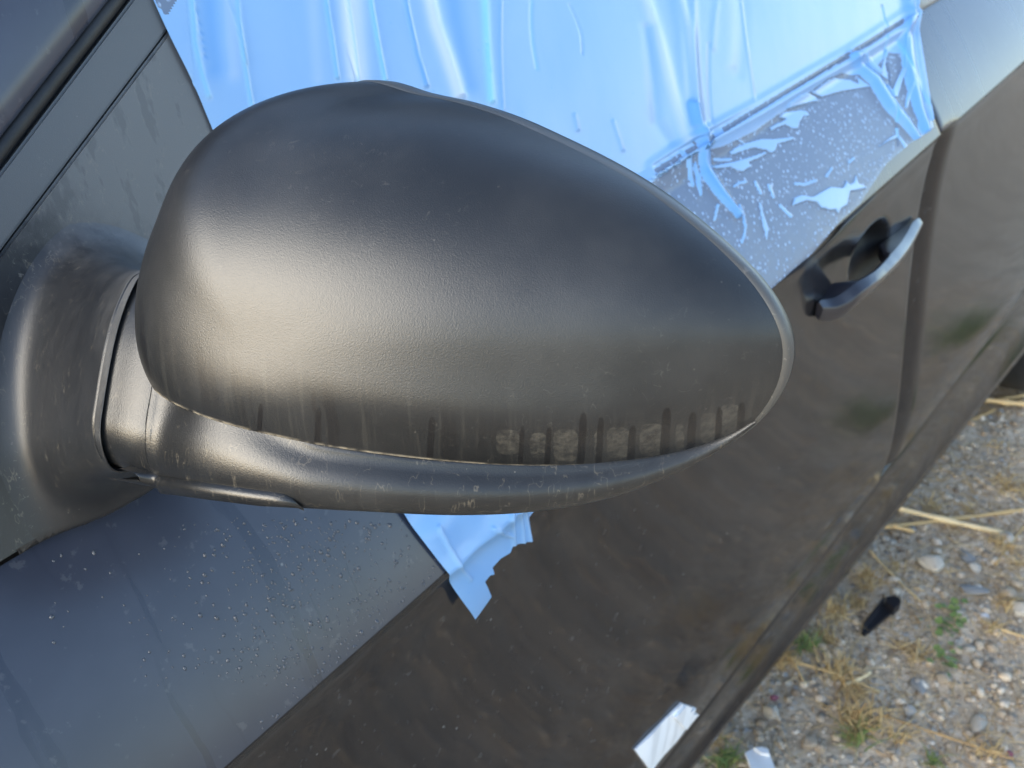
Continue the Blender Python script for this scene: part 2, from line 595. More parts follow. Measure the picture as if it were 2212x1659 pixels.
# body behind the shut line and rocker panel under the doors
def rocker():
    xs = np.linspace(-0.3, 2.0, 60)
    prof = [(0.014, -0.06), (0.010, -0.02), (0.0005, 0.01), (-0.001, 0.04), (-0.001, 0.15), (0.003, 0.5), (0.008, 0.84), (0.0055, 0.88), (0.0055, 0.97), (0.011, 1.0), (0.06, 0.98)]
    R = []
    for x in xs:
        zt = float(body(x, S_DOORB)[2]) - 0.005
        R.append([(x, 0.347 + dy, zt + (0.27 - zt) * k) for dy, k in prof])
    return mesh_obj('sill_panel', np.array(R).reshape(-1, 3), grid_faces(len(xs), len(prof)), MAT['side'], car)
rocker()
def inner_body():
    xs = [-0.3, 2.0]
    ss = np.linspace(0.0, S_DOORB, 24)
    R = np.array([body(np.full(24, x), ss) + np.array([0, 0.022, 0]) for x in xs])
    return mesh_obj('door_frame', R.reshape(-1, 3), grid_faces(2, 24), MAT['rubber'], car)
inner_body()
def interior():
    xs = np.linspace(-0.34, 2.0, 8)
    ss = np.linspace(-0.40, S_DOORB, 40)
    R = np.array([body(np.full(40, x), ss) + np.array([0, 0.055, 0]) for x in xs])
    return mesh_obj('interior_trim', R.reshape(-1, 3), grid_faces(8, 40), MAT['rubber'], car)
interior()
mesh_obj('cowl', [(-0.16, 0.42, 0.88), (0.30, 0.46, 0.90), (0.30, 2.0, 0.90), (-0.16, 2.0, 0.88)], [(0, 1, 2, 3)], MAT['rubber'], car, smooth=False)

# ------------------------------------------------------------------ windows, belt moulding, pillar
def slab(name, P4, thick, mat, parent, n=None):
    P = np.array(P4, float)
    if n is None:
        n = np.cross(P[1] - P[0], P[2] - P[0])
        n /= np.linalg.norm(n)
        if n[1] > 0: n = -n
    V = list(P) + list(P - n * thick)
    k = len(P)
    Fc = [tuple(range(k)), tuple(range(k, 2 * k))[::-1]] + [(i, (i + 1) % k, k + (i + 1) % k, k + i) for i in range(k)]
    bm = bmesh.new()
    vs = [bm.verts.new(tuple(map(float, v))) for v in V]
    for f in Fc: bm.faces.new([vs[i] for i in f])
    bmesh.ops.recalc_face_normals(bm, faces=bm.faces)
    bmesh.ops.bevel(bm, geom=[e for e in bm.edges], offset=min(0.0012, thick * 0.3), segments=2, affect='EDGES', clamp_overlap=True)
    return bm_obj(name, bm, mat, parent, smooth=False)

NW = np.array([0, -0.94, 0.34])            # outward normal of the window plane
glass = mesh_obj('front_window', np.concatenate([body(np.array([0.12, 1.12]), np.array([s, s])) - NW * 0.004 for s in (-0.003, -0.36)]), [(0, 1, 3, 2)], MAT['glass'], car, smooth=False)
glass2 = mesh_obj('rear_window', np.concatenate([body(np.array([1.19, 1.95]), np.array([s, s])) - NW * 0.004 for s in (-0.003, -0.36)]), [(0, 1, 3, 2)], MAT['glass'], car, smooth=False)

def belt(x0, x1):
    xs = np.linspace(x0, x1, 40)
    prof = [(-0.016, 0.0), (-0.0155, 0.004), (-0.012, 0.0062), (-0.004, 0.0068), (0.0015, 0.006), (0.004, 0.003), (0.004, -0.001)]
    R = []
    for x in xs:
        row = []
        for s, d in prof:
            b = body(x, min(s, 0.0) if s < 0 else s)
            n = NW if s < 0.0015 else body_n(x, 0.01)
            row.append(b + n * d)
        R.append(row)
    return mesh_obj('belt_moulding', np.array(R).reshape(-1, 3), grid_faces(len(xs), len(prof)), MAT['belt'], car)
belt(0.27, 1.125)
belt(1.133, 1.96)

def wp(px, py, d=0.0):
    """point of the window plane (raised by d) behind a photo pixel"""
    P0 = body(0.3, -0.05)
    slope = body(0.4, -0.05) - P0
    n = np.cross(slope, np.array([0, 0.34, 0.94]))
    n /= np.linalg.norm(n)
    if n[1] > 0: n = -n
    return on_plane(px, py, n, float((P0 + n * d) @ n))

# black plastic trim between the pillar seal and the groove, and the mirror triangle below the groove
def ext(a, b, t):
    return (a[0] + (b[0] - a[0]) * t, a[1] + (b[1] - a[1]) * t)
g0, g1 = ext((0, 547), (348, 87), -0.30), ext((0, 547), (348, 87), 1.6)
r0, r1 = ext((0, 374), (284, 0), -0.45), ext((0, 374), (284, 0), 1.5)
slab('pillar_trim', [wp(*q, 0.007) for q in (r0, r1, (g1[0] - 1.5, g1[1] - 1.5), (g0[0] - 1.5, g0[1] - 1.5))], 0.006, MAT['trim'], car)
a0, a1 = ext((0, 286), (226, 0), -0.55), ext((0, 286), (226, 0), 1.8)
m0, m1 = ext((0, 318), (246, 0), -0.5), ext((0, 318), (246, 0), 1.6)
# channel floor, seal lips
slab('seal_channel', [wp(*q, 0.0005) for q in (a0, a1, r1, r0)], 0.004, MAT['rubber'], car)
V, Fc = tube(np.array([wp(m0[0] + (m1[0] - m0[0]) * t, m0[1] + (m1[1] - m0[1]) * t, 0.0045) for t in np.linspace(0, 1, 24)]), 0.0042, 10)
mesh_obj('window_seal', V, Fc, MAT['rubber'], car)
V, Fc = tube(np.array([wp(m0[0] + 9 + (m1[0] - m0[0]) * t, m0[1] + (m1[1] - m0[1]) * t, 0.0065) for t in np.linspace(0, 1, 24)]), 0.0011, 8)
mesh_obj('seal_lip', V, Fc, MAT['belt'], car)

def a_pillar():
    # painted pillar: rounded edge over the seal, then curving away to the windscreen
    R = []
    d = np.array(wp(*a1)) - np.array(wp(*a0))
    d /= np.linalg.norm(d)
    acr = np.cross(NW, d)
    if acr[0] > 0: acr = -acr        # towards the windscreen
    for t in np.linspace(-0.1, 1.25, 26):
        base = np.array(wp(*a0)) * (1 - t) + np.array(wp(*a1)) * t
        row = []
        for w, h in ((0.002, 0.0), (0.0, 0.006), (0.001, 0.0095), (0.004, 0.0115), (0.012, 0.0125), (0.03, 0.013), (0.05, 0.011), (0.075, 0.003), (0.09, -0.008), (0.10, -0.024), (0.103, -0.05)):
            row.append(base + acr * w + NW * h)
        R.append(row)
    R = np.array(R)
    return mesh_obj('windscreen_pillar', R.reshape(-1, 3), grid_faces(R.shape[0], R.shape[1]), MAT['pillar'], car)
MAT['pillar'] = paint('pillar_paint', 0.36)
a_pillar()

# ------------------------------------------------------------------ wing mirror
XR = 0.30
C0 = (0.235, 1.035)
VIS = [(800, 183), (930, 200), (1030, 222), (1130, 255), (1230, 300), (1330, 350), (1430, 410), (1530, 487), (1600, 550), (1660, 615), (1700, 680), (1717, 730), (1712, 800), (1690, 850), (1660, 890)]
HID = [0.0971, 0.0966, 0.0965, 0.096, 0.0929, 0.0894, 0.0859, 0.0856, 0.0869]
DEP, E1, E2, SY, SZ, TY, TZ = 0.1011, 0.8213, 0.8612, 0.0247, 0.0172, 0.3413, -0.2659

def rim_radius(th):
    vp = np.array([on_plane(*q, (1, 0, 0), XR)[1:] for q in VIS])
    A = np.arctan2(vp[:, 1] - C0[1], -(vp[:, 0] - C0[0])) % (2 * math.pi)
    r = np.hypot(vp[:, 0] - C0[0], vp[:, 1] - C0[1])
    A = np.concatenate([A, np.radians([130, 155, 180, 205, 230, 255, 280, 305, 330])])
    r = np.concatenate([r, HID])
    o = np.argsort(A)
    A, r = A[o], r[o]
    Ae = np.concatenate([A[-2:] - 2 * math.pi, A, A[:2] + 2 * math.pi])
    Re = np.concatenate([r[-2:], r, r[:2]])
    m = np.gradient(Re, Ae)
    k = np.searchsorted(Ae, th, side='right') - 1
    h = Ae[k + 1] - Ae[k]
    t = (th - Ae[k]) / h
    q = Re[k] * (2 * t**3 - 3 * t**2 + 1) + m[k] * h * (t**3 - 2 * t**2 + t) + Re[k + 1] * (-2 * t**3 + 3 * t**2) + m[k + 1] * h * (t**3 - t**2)
    # light smoothing round the loop
    for _ in range(6):
        q = (np.roll(q, 1) + 2 * q + np.roll(q, -1)) / 4
    return q

NTH, NPH = 560, 170
TH = np.linspace(0, 2 * math.pi, NTH, endpoint=False)
RR = rim_radius(TH)
def dome_pts(ph, scale=1.0):
    dn = np.clip(-np.sin(TH), 0, 1) ** 1.5
    lf = np.clip(-np.cos(TH), 0, 1) ** 1.5
    rr = np.maximum(np.cos(ph), 0)[:, None] ** (E1 + 0.0022 * dn - 0.0104 * lf)[None]
    hh = np.sin(ph)[:, None] ** (E2 + 0.0504 * dn - 0.0183 * lf)[None]
    Y = C0[0] - (np.cos(TH) * RR)[None] * rr * scale + SY * hh
    Z = C0[1] + (np.sin(TH) * RR)[None] * rr * scale + SZ * hh
    X = XR - DEP * hh * (1 + TY * (Y - C0[0]) / .1 + TZ * (Z - C0[1]) / .1)
    return np.stack([X, Y, Z], -1)
PH = np.linspace(0, math.pi / 2, NPH) ** 1.0
D = dome_pts(PH)
DBVH = BVHTree.FromPolygons([Vector(v) for v in D.reshape(-1, 3)], grid_faces(NPH, NTH, True))
def dome_hit(px, py):
    loc, n, i, d = DBVH.ray_cast(Vector(CAM), Vector(ray(px, py)))
    return None if loc is None else np.array(loc)

# the belly of the cover is fuller along its lower edge towards the tip
BL = np.array([np.r_[dome_hit(x, y + 46), a] for x, y, a in ((380, 760, 0.0008), (520, 785, 0.0022), (700, 822, 0.0026), (900, 850, 0.0036), (1100, 868, 0.0044), (1250, 868, 0.0046), (1400, 856, 0.0044), (1520, 832, 0.0036), (1600, 800, 0.0024))])
_o = np.argsort(BL[:, 1])
BL = BL[_o]
def belly(P):
    zc_ = np.interp(P[..., 1], BL[:, 1], BL[:, 2])
    amp = np.interp(P[..., 1], BL[:, 1], BL[:, 3])
    amp = amp * (1 - smooth01(P[..., 0], XR - 0.05, XR - 0.01))
    g = amp * np.exp(-((P[..., 2] - zc_) / 0.0145) ** 2)
    return P + np.stack([-0.86 * g, -0.5 * g, 0 * g], -1)
D = belly(D)
DBVH = BVHTree.FromPolygons([Vector(v) for v in D.reshape(-1, 3)], grid_faces(NPH, NTH, True))

SEAM = [(345, 880), (415, 893), (480, 912), (600, 945), (700, 965), (800, 980), (900, 993), (1000, 1000), (1100, 1005), (1200, 1006), (1300, 1002), (1400, 993), (1500, 972), (1580, 948), (1625, 925)]
SP = np.array([p for p in (dome_hit(*q) for q in SEAM) if p is not None])
SCO = np.polyfit(SP[:, 1], SP[:, 2], 4)
YLO, YHI = SP[:, 1].min(), SP[:, 1].max()
def seam_z(y):
    y = np.asarray(y, float)
    yc = np.clip(y, YLO, YHI)
    dv = np.polyder(SCO)
    return np.polyval(SCO, yc) + np.polyval(dv, yc) * (y - yc) * 0.6

def split_dome():
    # ring 0 sits 11 mm in front of the mirror's rear rim; the bezel fills the step
    me = bpy.data.meshes.new('tmp')
    V = D.reshape(-1, 3).copy()
    apex = V[-NTH:].mean(0)
    V = np.vstack([V[:-NTH], apex])
    Fc = grid_faces(NPH - 1, NTH, True)
    last = (NPH - 2) * NTH
    Fc += [(last + j, last + (j + 1) % NTH, len(V) - 1) for j in range(NTH)]
    W_ = V.copy()
    W_[:, 2] -= seam_z(W_[:, 1])
    out = []
    for keep_up in (True, False):
        bm = bmesh.new()
        vs = [bm.verts.new(tuple(map(float, v))) for v in W_]
        for f in Fc: bm.faces.new([vs[i] for i in f])
        bmesh.ops.bisect_plane(bm, geom=bm.verts[:] + bm.edges[:] + bm.faces[:], dist=1e-6, plane_co=(0, 0, 0.0003 if keep_up else -0.0003), plane_no=(0, 0, 1), clear_inner=keep_up, clear_outer=not keep_up)
        bmesh.ops.remove_doubles(bm, verts=bm.verts, dist=1e-5)
        bmesh.ops.recalc_face_normals(bm, faces=bm.faces)
        out.append(bm)
    return out
up_bm, lo_bm = split_dome()
RIM_CUT = 0.008
# --- cover
_du = sorted(0.78 * p[1] - 0.62 * p[0] for p in (dome_hit(1075, 960), dome_hit(1600, 905)))
DRIP_U = (_du[0], _du[1])
MAT['cover'] = plastic('mirror_cover_plastic', streak=0, cover=True, lint_amt=0.07)
uv = up_bm.loops.layers.uv.new('uv')
for f in up_bm.faces:
    for l in f.loops:
        l[uv].uv = (0.78 * l.vert.co.y - 0.62 * l.vert.co.x, l.vert.co.z)
# cover ends in front of the bezel
bmesh.ops.bisect_plane(up_bm, geom=up_bm.verts[:] + up_bm.edges[:] + up_bm.faces[:], dist=1e-6, plane_co=(XR - 0.0040, 0.12, 1.04), plane_no=(1, 0.012, 0.060), clear_outer=True)
for v in up_bm.verts:
    v.co.z += float(seam_z(v.co.y))
# turn the open edges in, so that the shell has thickness
def turn_in(bm, depth=0.004):
    bm.normal_update()
    be = [e for e in bm.edges if e.is_boundary]
    nrm = {v: v.normal.copy() for e in be for v in e.verts}
    cen = Vector((0.27, 0.235, 1.03))
    for dd, sh in ((0.0006, 0.0003), (0.0035, 0.0004)):
        r = bmesh.ops.extrude_edge_only(bm, edges=be)
        nv = [g for g in r['geom'] if isinstance(g, bmesh.types.BMVert)]
        be = [g for g in r['geom'] if isinstance(g, bmesh.types.BMEdge) and g.is_boundary]
        for v in nv:
            d = (cen - v.co).normalized()
            v.co += d * dd
    return bm
turn_in(up_bm)
mirror = bm_obj('wing_mirror', up_bm, MAT['cover'], car)
def dried_marks():
    me = mirror.data
    co = np.empty(len(me.vertices) * 3)
    me.vertices.foreach_get('co', co)
    P = co.reshape(-1, 3) + np.array(parent_loc(car)) + np.array(mirror.matrix_parent_inverse.translation)
    q = project(P)
    dried = np.zeros(len(P))
    wet = np.zeros(len(P))
    for x, y, w, h in ((1097, 955, 25, 26), (1163, 962, 18, 26), (1222, 962, 26, 34), (1292, 958, 8, 26), (1336, 956, 25, 32), (1408, 950, 26, 34), (1468, 945, 9, 28), (1532, 925, 18, 32), (1578, 908, 22, 34)):
        d = (np.abs(q[:, 0] - x) / w) ** 4 + (np.abs(q[:, 1] - y) / h) ** 4
        dried = np.maximum(dried, np.clip(1.35 - d * 0.75, 0, 1))
    for x, y0, y1, w in ((1188, 900, 1000, 7), (1262, 870, 1000, 9), (1300, 880, 1000, 8), (1368, 900, 1000, 9), (1442, 860, 990, 11), (1498, 870, 980, 10), (1556, 860, 955, 8), (1604, 850, 930, 9), (690, 860, 960, 7), (565, 850, 930, 6), (935, 880, 995, 8), (1130, 900, 1000, 6)):
        d = np.abs(q[:, 0] - (x - 0.06 * (q[:, 1] - y0))) / w
        e = smooth01(q[:, 1], y0, y0 + 40) * (1 - smooth01(q[:, 1], y1, y1 + 8))
        wet = np.maximum(wet, np.clip(1.4 - d, 0, 1) * e)
    for nm, a in (('dried', dried), ('wet_run', wet)):
        at = me.attributes.new(nm, 'FLOAT', 'POINT')
        at.data.foreach_set('value', a.astype(np.float32))
dried_marks()

# --- lower shell: lofted along the seam, a groove, a proud rounded ridge, then the underside
lo_bm.free()
BOT = [(322, 1070), (400, 1086), (500, 1096), (600, 1104), (700, 1111), (800, 1115), (900, 1120), (1000, 1122), (1100, 1118), (1200, 1107), (1300, 1087), (1400, 1053), (1500, 1007), (1560, 973), (1600, 945), (1632, 917)]
SMT = [(322, 862), (345, 878), (380, 887), (415, 893), (480, 912), (600, 945), (700, 965), (800, 980), (900, 993), (1000, 1000), (1100, 1005), (1200, 1006), (1300, 1001), (1400, 990), (1500, 968), (1580, 938), (1632, 908)]
def shell_stations(n=120):
    xs = np.linspace(322, 1632, n)
    ys = np.interp(xs, *np.array(catmull(SMT, 400)).T)
    yb = np.interp(xs, *np.array(catmull(BOT, 400)).T)
    T = []
    for x, a, b in zip(xs, ys, yb):
        p = dome_hit(max(x, 346), a - 3)
        if p is None:
            T.append([np.nan] * 5)
            continue
        dep = float((p - CAM) @ FW)
        p = CAM + ray(x, a) * dep
        T.append([*p, (b - a) * dep / F / 0.866, dep])
    T = np.array(T)
    ok = ~np.isnan(T[:, 0])
    for c in range(5):
        T[:, c] = np.interp(np.arange(n), np.arange(n)[ok], T[ok, c])
    for _ in range(14):
        T[1:-1, :] = (T[:-2] + 2 * T[1:-1] + T[2:]) / 4
    return T
ST = shell_stations()
def shell_section(hgt):
    """outline of the shell (outward, up) from the seam to the back of the underside, for a height hgt"""
    k = min(1.0, hgt / 0.026)
    r = 0.0072 * k
    pts = [(-0.012, 0.002), (-0.003, 0.0006), (-0.0006, 0.0), (-0.0002, -0.0012 * k), (0.0002, -0.0030 * k), (0.0018 * k, -0.0048 * k), (0.0044 * k, -0.0072 * k), (0.0064 * k, -0.0105 * k),
           (r, -0.0150 * k), (r * 0.93, -hgt * 0.68), (r * 0.62, -hgt * 0.86), (r * 0.1, -hgt * 0.965), (-0.008 * k, -hgt * 1.01), (-0.022, -hgt * 1.02), (-0.045, -hgt * 0.98), (-0.060, -hgt * 0.9)]
    return pts
def lower_shell():
    n = len(ST)
    T = np.gradient(ST[:, :3], axis=0)
    T[:, 2] = 0
    T /= np.linalg.norm(T, axis=1)[:, None]
    O = np.stack([T[:, 1], -T[:, 0], 0 * T[:, 0]], -1)
    O *= np.where((O @ np.array([-1, -0.4, 0])) < 0, -1, 1)[:, None]
    # at its inner end the shell takes the outline of the pivot collar
    colsec = np.array([(-0.050, 0.022), (-0.036, 0.031), (-0.0235, 0.0255), (-0.0135, 0.0165), (-0.0090, 0.011), (-0.0055, 0.006), (-0.001, -0.001), (0.0032, -0.0075), (0.0060, -0.0145), (0.0066, -0.021), (0.0052, -0.028), (0.0035, -0.031), (-0.008, -0.038), (-0.026, -0.040), (-0.046, -0.038), (-0.056, -0.030)])
    R = []
    for k in range(n):
        pts = [list(q) for q in shell_section(ST[k, 3])]
        b_ = float(1 - smooth01(k, -4, 34)) if k > 1 else 1.0
        sec = catmull(np.array(pts) * (1 - b_) + colsec * b_, 54)
        row = ST[k, :3] + O[k] * sec[:, :1] + np.array([0, 0, 1.0]) * sec[:, 1:]
        row[:, 0] = np.minimum(row[:, 0], XR - 0.001)
        R.append(row)
    # close the inner end with a small rounded turn-in
    c = R[0][4:].mean(0)
    t0 = -T[0] if T[0] @ np.array([0, 1, 0]) < 0 else T[0]
    lead = [c + (R[0] - c) * 0.90 + t0 * 0.0012, c + (R[0] - c) * 0.985 + t0 * 0.0010, c + (R[0] - c) * 0.997 + t0 * 0.0005]
    R = np.array(lead + R)
    o = mesh_obj('mirror_lower_shell', R.reshape(-1, 3), grid_faces(R.shape[0], R.shape[1]), MAT['shell'], mirror)
    return o, O[0], t0
shell, SH_O, SH_T = lower_shell()

# --- bezel ring behind the cover, and the silvered glass facing the rear
def bezel():
    R = []
    for sc, x in ((0.90, XR - 0.009), (0.985, XR - 0.0085), (0.998, XR - 0.0075), (1.004, XR - 0.006), (1.004, XR - 0.003), (0.997, XR + 0.0005), (0.985, XR + 0.002), (0.955, XR + 0.0015), (0.935, XR - 0.004), (0.93, XR - 0.012)):
        Y = C0[0] - np.cos(TH) * RR * sc
        Z = C0[1] + np.sin(TH) * RR * sc
        k = (0.0040 + 0.012 * (Y - 0.12) + 0.060 * (Z - 1.04)) / 0.008
        k = np.maximum(k, 0.15)
        hk = np.maximum(XR - np.where(x < XR, XR - (XR - x) * k, x), 0) / DEP
        Y = Y + SY * hk
        Z = Z + SZ * hk
        low = 1 - 0.10 * smooth01(-np.sin(TH), 0.45, 0.85)
        Y = C0[0] + (Y - C0[0]) * low
        Z = C0[1] + (Z - C0[1]) * low
        R.append(np.stack([np.where(x < XR, XR - (XR - x) * k, x), Y, Z], -1))
    R = np.array(R)
    return mesh_obj('mirror_bezel', R.reshape(-1, 3), grid_faces(len(R), NTH, True), MAT['bezel'], mirror)
bezel()
LOWR = 0.93 * (1 - 0.10 * smooth01(-np.sin(TH), 0.45, 0.85))
Yg, Zg = C0[0] - np.cos(TH) * RR * LOWR, C0[1] + np.sin(TH) * RR * LOWR
mesh_obj('mirror_glass', np.stack([np.full(NTH, XR - 0.006), Yg, Zg], -1), [tuple(range(NTH))], MAT['silver'], mirror, smooth=False)

# --- base: mirror triangle on the door and the flaring arm that carries the mirror
def superring(cx, y, cz, hx, hu, hd, n=96, e=2.6):
    a = np.linspace(0, 2 * math.pi, n, endpoint=False)
    c, s = np.cos(a), np.sin(a)
    x = cx + hx * np.sign(c) * np.abs(c) ** (2 / e)
    z = cz + np.where(s > 0, hu, hd) * np.sign(s) * np.abs(s) ** (2 / e)
    return np.stack([x, np.full(n, y), z], -1)
def collar_loop():
    # the shell's outline without its groove, closed over the top under the cover
    sec = catmull(shell_section(ST[0, 3]), 54)
    base = ST[0, :3]
    H = lambda o, u: base + SH_O * o + np.array([0, 0, 1.0]) * u
    pts = [H(-0.056, -0.030), H(-0.060, 0.0), H(-0.050, 0.022), H(-0.036, 0.031), H(-0.0235, 0.0255), H(-0.0135, 0.0165), H(-0.0055, 0.006), H(0.0015, -0.005), H(0.0058, -0.0125), H(0.0066, -0.021), H(0.0035, -0.031), H(-0.008, -0.038), H(-0.026, -0.040), H(-0.046, -0.038)]
    L = catmull(np.vstack([pts, pts[:1]]), 361)[:-1]
    c = L.mean(0)
    a = np.linspace(0, 2 * math.pi, 128, endpoint=False)
    d = L - c
    ang = np.arctan2(d[:, 2], d @ SH_O) % (2 * math.pi)
    r = np.hypot(d[:, 2], d @ SH_O)
    o = np.argsort(ang)
    rr = np.interp(a, np.r_[ang[o][-1] - 2 * math.pi, ang[o], ang[o][0] + 2 * math.pi], np.r_[r[o][-1], r[o], r[o][0]])
    for _ in range(3):
        rr = (np.roll(rr, 1) + 2 * rr + np.roll(rr, -1)) / 4
    return c, a, rr
CO_C, CO_A, CO_R = collar_loop()
D_ARC = 0.0165
def ring_at(c, rr, scale=1.0):
    return c + (SH_O[None] * np.cos(CO_A)[:, None] + np.array([0, 0, 1.0])[None] * np.sin(CO_A)[:, None]) * (rr * scale)[:, None]
def collar():
    R = [ring_at(CO_C + SH_T * d, CO_R, k) for d, k in ((-0.006, 0.93), (-0.0015, 0.985), (0.006, 0.992), (D_ARC - 0.004, 0.975), (D_ARC, 0.95), (D_ARC + 0.006, 0.94))]
    A = np.array(R)
    return mesh_obj('pivot_collar', A.reshape(-1, 3), grid_faces(len(A), 128, True), MAT['shell'], mirror)
collar()
def arm():
    # from the arc at the collar the base spreads out into the mirror triangle
    ex = np.array([-1.0, 0, 0])
    c0 = CO_C + SH_T * (D_ARC + 0.0016)
    c, s_ = np.cos(CO_A), np.sin(CO_A)
    e = 2.5
    den = lambda hx, hu, hd: 1.0 / ((np.abs(c) / hx) ** e + (np.abs(s_) / np.where(s_ > 0, hu, hd)) ** e) ** (1 / e)
    ee = np.where(s_ > 0, 1.55, 3.0)
    root = 1.0 / ((np.abs(c) / 0.078) ** ee + (np.abs(s_) / np.where(s_ > 0, 0.088, 0.090)) ** ee) ** (1 / ee)
    y1 = 0.436
    c1 = np.array([0.243, y1, c0[2] - 0.062])
    R = []
    for q in np.linspace(0, 1, 60):
        t = 1 - (1 - q) ** 2.2
        w = np.where(s_ > 0, q ** (1.15 + 0.5 * np.abs(c) ** 2), q ** (1.3 + 0.35 * np.abs(c) ** 2))
        rr = CO_R * (1 - w) + root * w
        dirx = SH_O * (1 - t) + ex * t
        dirx /= np.linalg.norm(dirx)
        cc = c0 + (c1 - c0) * t
        R.append(cc + (dirx[None] * c[:, None] + np.array([0, 0, 1.0])[None] * s_[:, None]) * rr[:, None])
    f0 = R[0]
    m0_ = f0.mean(0)
    lip = [m0_ + (f0 - m0_) * 0.93 + SH_T * 0.005, m0_ + (f0 - m0_) * 0.962 + SH_T * 0.0016, m0_ + (f0 - m0_) * 0.985 + SH_T * 0.0002]
    A = np.array(lip + R)
    P = A.reshape(-1, 3)
    lean = np.clip((P[:, 1] - 0.36) / (y1 - 0.36), 0, 1) ** 1.6
    yw = YB + 0.004 + np.maximum(P[:, 2] - zb(P[:, 0]) - 0.003, 0) * 0.3617 - 0.0074 + 0.0012
    P[:, 1] += lean * (yw - y1)
    P[:, 2] = np.maximum(P[:, 2], zb(P[:, 0]) + 0.001)
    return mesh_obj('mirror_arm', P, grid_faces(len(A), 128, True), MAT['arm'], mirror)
arm()
def tongue():
    # lower plate of the base that reaches out under the shell, with a lit top edge and a groove above it
    me = shell.data
    bv = BVHTree.FromPolygons([v.co for v in me.vertices], [tuple(p.vertices) for p in me.polygons])
    n = 70
    top = catmull([(300, 1027), (352, 1032), (450, 1046), (560, 1062), (612, 1070), (640, 1082), (655, 1098)], n)
    E = []
    for k in range(n):
        loc = None
        for up in (4, 10, 18, 28, 40):
            loc, nn, i_, d_ = bv.ray_cast(Vector(CAM), Vector(ray(top[k][0], top[k][1] - up)))
            if loc is not None: break
        dep = (np.array(loc) - CAM) @ FW if loc is not None else None
        E.append([np.nan] * 3 if loc is None else CAM + ray(*top[k]) * dep)
    E = np.array(E)
    ok = ~np.isnan(E[:, 0])
    for c in range(3):
        E[:, c] = np.interp(np.arange(n), np.arange(n)[ok], E[ok, c])
    for _ in range(8):
        E[1:-1] = (E[:-2] + 2 * E[1:-1] + E[2:]) / 4
    T = np.gradient(E, axis=0)
    T[:, 2] = 0
    T /= np.linalg.norm(T, axis=1)[:, None]
    O = np.stack([T[:, 1], -T[:, 0], 0 * T[:, 0]], -1)
    O *= np.where((O @ np.array([-1, -0.4, 0])) < 0, -1, 1)[:, None]
    hgt = np.interp(np.arange(n), [0, 8, 50, 62, 69], [0.0030, 0.0080, 0.0065, 0.0045, 0.0012])
    st = np.clip(1 - smooth01(np.arange(n), 56, 69) * 0.8, 0.2, 1)
    E = E - O * (0.006 * (1 - smooth01(np.arange(n), 0, 9)))[:, None]
    sec = [(-0.006, 0.001), (-0.0005, 0.0004), (0.0008, -0.0002), (0.0018, -0.0012), (0.0019, -0.003)]
    R = []
    for k in range(n):
        row = [E[k] + O[k] * a * st[k] + np.array([0, 0, b * st[k]]) for a, b in sec]
        row += [E[k] + O[k] * 0.0010 * st[k] + np.array([0, 0, -hgt[k] * 0.8]), E[k] + O[k] * -0.002 + np.array([0, 0, -hgt[k]]), E[k] + O[k] * -0.012 + np.array([0, 0, -hgt[k] - 0.001])]
        R.append(row)
    R = np.array(R)
    return mesh_obj('arm_plate', R.reshape(-1, 3), grid_faces(n, R.shape[1]), MAT['shell'], mirror)
tongue()
# triangle plate: grid on the window plane below the groove
def sail_plate():
    q = [wp(*p, 0.007) for p in ((g0[0] + 1.5, g0[1] + 1.5), (g1[0] + 1.5, g1[1] + 1.5))]
    x_end = 0.44
    pa = q[0]
    low = lambda x: np.array([x, YB + 0.004 - 0.0065, float(zb(x)) + 0.003])
    Pp = [q[0], q[1], body(x_end, -0.16) + NW * 0.007, low(x_end), low(q[0][0] - 0.05)]
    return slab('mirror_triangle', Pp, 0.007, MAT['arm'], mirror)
sail_plate()

# ------------------------------------------------------------------ door handle
def handle():
    n = 48
    edge = catmull([(1777, 664), (1808, 662), (1867, 626), (1923, 581), (1962, 536), (1993, 480)], n)
    t = np.linspace(0, 1, n)
    out = catmull([(0, 0.005), (0.15, 0.016), (0.3, 0.0245), (0.5, 0.028), (0.7, 0.024), (0.88, 0.014), (1, 0.006)], n)
    out = np.interp(t, out[:, 0], out[:, 1])
    y0 = YC + 0.008
    hf = np.interp(t, [0, 0.15, 0.5, 0.8, 1], [0.0150, 0.0150, 0.0110, 0.0085, 0.0055])
    wid = np.where((t > 0.29) & (t < 0.73), np.interp(t, [0.29, 0.38, 0.5, 0.64, 0.73], [0.026, 0.011, 0.009, 0.011, 0.026]), 1.0)
    V = []
    m = 0
    for k in range(n):
        E = on_plane(edge[k][0], edge[k][1], (0, 1, 0), y0 - out[k])
        h, w = hf[k], min(wid[k], out[k] + 0.003)
        b = 0.0022
        bw = min(0.0075, w * 0.6)
        sec = [(0, 0), (0.0008, -0.002), (0.0004, -h * 0.6), (-0.0018, -h), (-w * 0.6, -h * 1.02), (-w, -h * 0.85), (-w, 0.0035), (-bw - 0.001, 0.0052), (-bw, 0.0050)]
        e = min(t[k], 1 - t[k])
        sc = 0.75 + 0.25 * min(1, e / 0.05) ** 0.5
        for o, u in sec:
            V.append(E + np.array([0, -o * (sc if o > -0.01 else 1), u * sc]))
        m = len(sec)
    Fc = grid_faces(n, m, True) + [tuple(range(m)), tuple(range((n - 1) * m, n * m))[::-1]]
    o = mesh_obj('door_handle', V, Fc, MAT['handle'], door)
    bv = o.modifiers.new('bevel', 'BEVEL')
    bv.width = 0.0008
    bv.segments = 2
    bv.limit_method = 'ANGLE'
    bv.angle_limit = math.radians(28)
    bv.harden_normals = True
    return o
handle()

